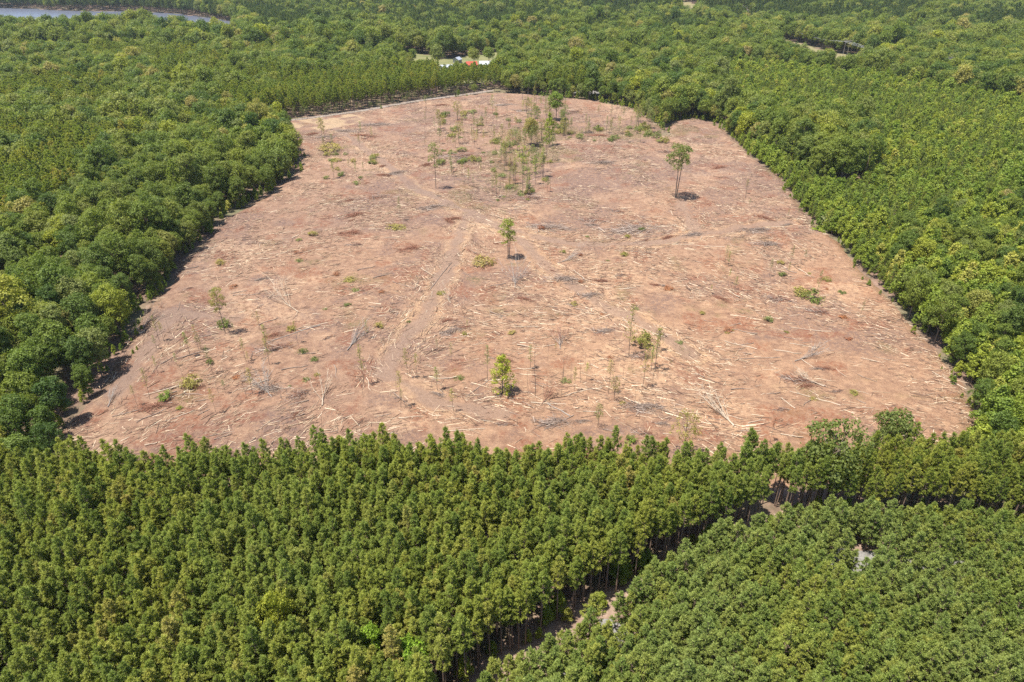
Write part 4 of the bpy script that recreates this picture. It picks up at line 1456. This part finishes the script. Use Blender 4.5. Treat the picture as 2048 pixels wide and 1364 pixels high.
for a in [
    (745, 250, 66, 'grey', 'grey brush pile on the slope below the road', 0.1),
    (690, 263, 70, 'grey', 'wide grey brush heap beside the sandy landing', -0.3),
    (725, 272, 44, 'rust', 'rusty brush pile at the first bend of the trail', -0.2),
    (628, 268, 34, 'rust', 'rusty brush pile close to the left wood edge', 0.2),
    (925, 312, 78, 'mixed', 'long grey and rust brush pile right of the trail', 0.15),
    (795, 345, 50, 'grey', 'grey brush pile on the outer side of the trail bend', 0.6),
    (765, 350, 30, 'rust', 'rusty brush left of the pile at the trail bend', 0.0),
    (765, 333, 22, 'rust', 'small rust red brush tuft above the trail bend', 0.8),
    (750, 395, 80, 'mixed', 'long low brush row left of the trail fork', 0.35),
    (855, 330, 34, 'rust', 'rusty brush pile beside the tall thin grey green tree', 1.0),
    (870, 415, 56, 'grey', 'grey brush row just above the trail fork', 0.25),
    (1100, 455, 110, 'grey', 'long grey brush row right of the trail fork', -0.25),
    (1270, 458, 120, 'grey', 'long grey brush row curving along the right trail', 0.25),
    (1185, 440, 60, 'mixed', 'brush pile inside the loop of the right trail', -0.1),
    (818, 498, 66, 'rust', 'bright rust red brush mat left of the trail fork', 0.3),
    (700, 466, 56, 'rust', 'rust red brush mat at left of the clearing', 0.15),
    (715, 430, 50, 'rust', 'rust red brush mat above the other one at left', 0.2),
    (910, 438, 36, 'rust', 'small rust brush mat next to the fork', 0.0),
    (1130, 560, 66, 'grey', 'flat grey brush patch right of the middle', -0.3),
    (1185, 590, 50, 'grey', 'dark edged grey brush patch right of the middle', 0.0),
    (1215, 662, 50, 'grey', 'faint grey brush patch below the middle right', -0.1),
    (905, 662, 80, 'grey', 'long grey brush streak in the middle foreground', 0.45),
    (895, 640, 34, 'rust', 'orange rust brush patch in the middle foreground', 0.3),
    (560, 695, 84, 'mixed', 'brush heap under the long grey stem', 0.25),
    (545, 672, 44, 'rust', 'red brush beside the heap under the long grey stem', 0.4),
    (540, 778, 70, 'grey', 'grey brush pile near the front left of centre', -0.2),
    (600, 790, 60, 'mixed', 'mixed brush pile left of the white forked top', 0.5),
    (1300, 815, 80, 'grey', 'grey slash heap behind the front pines right of centre', -0.2),
    (1110, 845, 76, 'grey', 'low grey slash heap behind the front pines in the middle', -0.05),
    (1600, 762, 60, 'mixed', 'slash around the short charred log', -0.35),
    (1560, 600, 50, 'mixed', 'brush below the weedy patch at right', -0.3),
    (1640, 625, 50, 'mixed', 'brush under the dark shrub at right', -0.4),
    (1290, 715, 46, 'mixed', 'dark brush under the yellow green shrub', 0.0),
    (1385, 470, 50, 'grey', 'grey brush at the end of the right trail', 0.2),
    (1520, 460, 60, 'grey', 'grey brush near the right wood edge', -0.05),
    (1540, 488, 60, 'grey', 'grey pole pile on the upper right', -0.25),
    (1010, 210, 60, 'grey', 'dark brush row on the far crest', -0.1),
    (1050, 222, 50, 'grey', 'grey brush row below the far crest', -0.1),
    (1200, 272, 46, 'rust', 'rusty washed out bank along the far arm of the swale', -0.2),
    (1175, 265, 30, 'grey', 'dark brush in the far arm of the swale', 0.0),
    (1205, 325, 50, 'grey', 'small grey brush patch on the upper right slope', 0.1),
    (1440, 335, 40, 'rust', 'rusty brush pile right of the lone tall tree', 0.5),
    (1145, 225, 40, 'mixed', 'brush at the foot of the broad leafy tree', 0.2),
    (650, 200 + 74, 46, 'grey', 'grey brush below the sandy landing', 0.2),
    (885, 210, 30, 'rust', 'red brush tuft near the road', 0.2),
    (1060, 397, 60, 'mixed', 'brush at the lower end of the swale', -0.2),
    (1290, 868, 50, 'mixed', 'slash between front pine tops right of centre', -0.3),
    (310, 815, 70, 'rust', 'rusty brush along the dark log at lower left', 0.25),
    (395, 775, 40, 'rust', 'rust brown brush beneath the shrub clump at left front', 0.0),
]:
    pile(*a[:5], turn=a[5])
for _ in range(60):
    px, py = rs.uniform(250, 1850), rs.uniform(300, 850)
    x, y = flat(px, py)
    if not float(edge_dist(np.array([x]), np.array([y]))[0]) > 5:
        continue
    tone = rs.choice(['grey', 'rust', 'rust', 'mixed'])
    pile(px, py, rs.uniform(16, 42), tone, {'grey': 'small grey brush heap on the open soil', 'rust': 'small rust coloured brush heap on the open soil', 'mixed': 'small grey and rust brush heap on the open soil'}[tone],
         turn=float(flow(x, y)) + rs.gauss(0, 0.3), group='small %s brush heaps' % tone, deep=0.8)

# loose slash: tens of thousands of sticks, as one thing nobody could count
n = 90000
x = rng.uniform(CX0, CX1, n * 2)
y = CY0 + (CY1 - CY0) * rng.beta(1.0, 1.5, n * 2)
dt = np.min([dist_line(x, y, P) for P in TRACKS], 0)
dens = 0.40 + 0.75 * vnoise(x, y, 16, 101) + 0.55 * vnoise(x, y, 5, 102) + 0.5 * np.exp(-((dt - 5.5) / 2.0) ** 2)
dens = dens * np.where(dt < 2.3, 0.25, 1.0) * np.where(inside(x, y, SAND), 0.2, 1.0)
q = (edge_dist(x, y) > 0.5) & (rng.random(n * 2) < dens)
x, y = x[q][:n], y[q][:n]
n = len(x)
L = np.exp(rng.normal(0.10, 0.70, n)).clip(0.3, 4.5)
a = flow(x, y) + rng.normal(0, 0.42, n)
rn = rng.random(n) < 0.22
a[rn] = rng.uniform(0, 6.28, rn.sum())
d = np.c_[np.cos(a), np.sin(a)] * L[:, None] * 0.5
rad = (0.034 + 0.018 * np.sqrt(L)) * rng.uniform(0.6, 1.5, n)
z1 = terr(x - d[:, 0], y - d[:, 1]) + bump(x - d[:, 0], y - d[:, 1]) + rad * 0.6
z2 = terr(x + d[:, 0], y + d[:, 1]) + bump(x + d[:, 0], y + d[:, 1]) + rad * 0.6 + np.abs(rng.normal(0, 0.10, n))
mb = MB()
sticks(mb, np.c_[x - d[:, 0], y - d[:, 1], z1], np.c_[x + d[:, 0], y + d[:, 1], z2], rad, rad * 0.6)
tag(mobj('logging_debris', mb.mesh('logging_debris', [M['slash']])), 'pale sticks and slash littering the whole clearing', 'logging slash', None, 'stuff')
# weeds: low leaves in loose patches
n = 60000
x = rng.uniform(CX0, CX1, n)
y = CY0 + (CY1 - CY0) * rng.beta(1.0, 1.2, n)
sw = np.exp(-(dist_line(x, y, SWALE) / 22.0) ** 2)
wd = sstep(0.35, 0.95, 0.85 * sw + 0.55 * vnoise(x, y, 12, 36) + 0.45 * vnoise(x, y, 4, 37)) + 0.6 * sstep(5, 0, edge_dist(x, y)) * sstep(-0.2, 0.6, vnoise(x, y, 9, 38))
q = (edge_dist(x, y) > 0.2) & (rng.random(n) < wd * 0.8)
x, y = x[q], y[q]
C = np.repeat(np.c_[x, y, terr(x, y) + bump(x, y) + 0.12], 4, 0)
C = C + rng.normal(0, 0.22, C.shape) * np.array([1, 1, 0.55])
C[:, 2] += np.abs(rng.normal(0, 0.12, len(C)))
mb = MB()
cards(mb, C, unit(rng.normal(0, 0.7, C.shape) + np.array([0, 0, 0.8])), rng.uniform(0.07, 0.17, len(C)), 0.5, rng)
M['weed'] = island_mat('weed_leaves', [(0.0, (0.12, 0.12, 0.045)), (0.5, (0.19, 0.175, 0.065)), (0.8, (0.15, 0.17, 0.05)), (1.0, (0.30, 0.25, 0.12))])
tag(mobj('weeds', mb.mesh('weeds', [M['weed']])), 'low olive weeds in loose patches on the clearing', 'weeds', None, 'stuff')

# ------------------------------------------------------------------ buildings
M['white'] = simple_mat('white_siding', (0.26, 0.26, 0.26), (0.34, 0.34, 0.33), 0.8, 0.6)
M['redroof'] = simple_mat('red_metal_roof', (0.26, 0.040, 0.024), (0.33, 0.06, 0.036), 0.5, 0.5)
M['greyroof'] = simple_mat('grey_roof', (0.26, 0.28, 0.32), (0.36, 0.38, 0.42), 0.6, 0.6)
M['brick'] = simple_mat('brown_brick', (0.22, 0.12, 0.09), (0.30, 0.17, 0.13), 2.0)
M['tinroof'] = simple_mat('pale_tin_roof', (0.22, 0.235, 0.265), (0.32, 0.335, 0.36), 0.5, 0.4, 0.5)
M['glass'] = simple_mat('window_glass', (0.03, 0.035, 0.04), (0.05, 0.06, 0.07), 1.0, 0.15, 0.5)


def boxm(x0, x1, y0, y1, z0, z1):
    V = [(x, y, z) for z in (z0, z1) for y in (y0, y1) for x in (x0, x1)]
    return MB().add(V, [(0, 2, 3, 1), (4, 5, 7, 6), (0, 1, 5, 4), (2, 6, 7, 3), (0, 4, 6, 2), (1, 3, 7, 5)])


def house(px, py, Lx, Ly, hw, hr, turn, wall, roof, label, name='house', cat='house', chimney=False, base=None):
    x, y, z = at(px, py)
    e = tag(empty(name, (x, y, float(gz(x, y)) + 0.2), turn), label, cat)
    a, c_ = Lx / 2, Ly / 2
    wm = MB()
    V = [(-a, -c_, 0), (a, -c_, 0), (a, c_, 0), (-a, c_, 0), (-a, -c_, hw), (a, -c_, hw), (a, c_, hw), (-a, c_, hw), (-a, 0, hw + hr), (a, 0, hw + hr)]
    wm.add(V, [(0, 1, 5, 4), (2, 3, 7, 6)])
    wm.add(V, [(0, 4, 8), (0, 8, 7), (0, 7, 3), (1, 9, 5), (1, 6, 9), (1, 2, 6)])
    mobj('wall', wm.mesh('wall', [wall]), e)
    o = 0.5
    k = hr / c_
    rm = MB()
    for s in (-1, 1):
        p = [(-a - o, s * (c_ + o), hw - o * k + 0.05), (a + o, s * (c_ + o), hw - o * k + 0.05), (a + o, 0, hw + hr + 0.05), (-a - o, 0, hw + hr + 0.05)]
        p2 = [(q_[0], q_[1], q_[2] + 0.16) for q_ in p]
        rm.add(p + p2, [(0, 1, 2, 3), (4, 5, 6, 7), (0, 1, 5, 4), (3, 0, 4, 7), (1, 2, 6, 5)])
    ro = mobj('roof', rm.mesh('roof', [roof]), e)
    if chimney:
        mobj('chimney', boxm(a * 0.4, a * 0.4 + 0.8, -0.4, 0.4, hw, hw + hr + 1.0).mesh('chimney', [M['brick']]), ro)
    nw = max(2, int(Lx / 3.2))
    for i in range(nw):
        xx = -a + Lx * (i + 0.5) / nw
        if i == nw // 2:
            mobj('door', boxm(xx - 0.5, xx + 0.5, -c_ - 0.08, -c_ - 0.003, 0.05, 2.1).mesh('door', [M['brick']]), e)
        else:
            wo = mobj('window', boxm(xx - 0.65, xx + 0.65, -c_ - 0.07, -c_ - 0.003, 0.95, 2.15).mesh('window', [M['white']]), e)
            mobj('pane', boxm(xx - 0.55, xx + 0.55, -c_ - 0.09, -c_ - 0.072, 1.05, 2.05).mesh('pane', [M['glass']]), wo)


house(943, 135, 10, 7, 3.6, 2.6, 0.25, M['brick'], M['redroof'], 'barn with bright red metal roof at the far farm', 'barn', 'barn')
house(972, 134, 12, 9, 3.6, 2.6, 0.1, M['brick'], M['greyroof'], 'brown house with grey roof right of the red barn', chimney=True)
house(895, 139, 13, 6, 3.4, 1.6, 0.3, M['white'], M['tinroof'], 'long white shed left of the red barn', 'shed', 'shed')
house(915, 124, 8, 6, 3.4, 2.0, 1.2, M['white'], M['tinroof'], 'small pale blue roofed shed behind the white one', 'shed', 'shed')
house(1214, 170, 15, 10, 4.5, 4.5, 1.2, M['white'], M['greyroof'], 'house with steep slate grey roof among the far edge trees', chimney=True)
house(1194, 16, 40, 14, 7, 4, 0.1, M['white'], M['tinroof'], 'distant long white building in the woods', 'farm_building', 'building')
house(1836, 46, 16, 9, 4, 2.6, 0.2, M['white'], M['tinroof'], 'far white house at the end of the driveway')

# ------------------------------------------------------------------ power line
def pole(px, py):
    x, y, z = at(px, py)
    z = float(gz(x, y))
    e = tag(empty('power_pole', (x, y, z), -0.5), None, 'power pole')
    H = 17.0
    for s in (-2.0, 2.0):
        mb = MB()
        tube(mb, [(s, 0, 0), (s, 0, H)], [0.22, 0.15], 7)
        mobj('post', mb.mesh('post', [M['gbark']], True), e)
    mobj('crossarm', boxm(-4.5, 4.5, -0.12, 0.12, H - 1.6, H - 1.25).mesh('crossarm', [M['gbark']]), e)
    for s in (-4.2, 0.0, 4.2):
        mb = MB()
        tube(mb, [(s, 0, H - 2.6), (s, 0, H - 1.6)], [0.12, 0.09], 6)
        mobj('insulator', mb.mesh('insulator', [M['glass']], True), e)
    return e, (x, y, z + H - 2.6)


PP = [((2110, 192), 'twin wooden power pole beyond the right edge of the young growth'), ((1888, 149), 'twin wooden power pole in the corridor at the far right'), ((1690, 110), 'twin wooden power pole at the end of the tan field strip'), ((1570, 73), 'twin wooden power pole at the top of the tan field strip'), ((1440, 2), 'farthest twin wooden power pole')]
tops = []
for (p, lab) in PP:
    e, c_ = pole(*p)
    e['label'] = lab
    tops.append(c_)
M['wire'] = simple_mat('wire', (0.45, 0.45, 0.46), (0.55, 0.55, 0.56), 1.0, 0.4, 0.5)
for i in range(len(tops) - 1):
    a, b_ = np.array(tops[i]), np.array(tops[i + 1])
    for j, s in enumerate((-4.2, 0.0, 4.2)):
        off = np.array([math.cos(-0.5) * s, math.sin(-0.5) * s, 0])
        P = [a + off + (b_ - a) * u - np.array([0, 0, 4.0 * 4 * u * (1 - u)]) for u in np.linspace(0, 1, 16)]
        mb = MB()
        tube(mb, P, np.full(16, 0.06), 4, cap=False)
        tag(mobj('power_cable', mb.mesh('power_cable', [M['wire']])), ('%s cable of the power line, span %s' % (('outer', 'middle', 'inner')[j], ('nearest the right edge', 'beside the young growth', 'along the tan field strip', 'farthest up the woods')[i])), 'cable', 'power line cables')

# ------------------------------------------------------------------ air
hz = boxm(-2720, 2720, -250, 3320, -22, 106).mesh('haze', [])
m = bpy.data.materials.new('haze')
m.use_nodes = True
t = m.node_tree
t.nodes.remove(t.nodes['Principled BSDF'])
pv = t.nodes.new('ShaderNodeVolumePrincipled')
pv.inputs['Color'].default_value = (0.72, 0.85, 1.0, 1)
pv.inputs['Density'].default_value = 0.000034
pv.inputs['Anisotropy'].default_value = 0.2
t.links.new(pv.outputs[0], t.nodes['Material Output'].inputs['Volume'])
hz.materials.append(m)
tag(mobj('haze', hz), 'thin blue summer haze over the woods', 'haze', None, 'stuff')
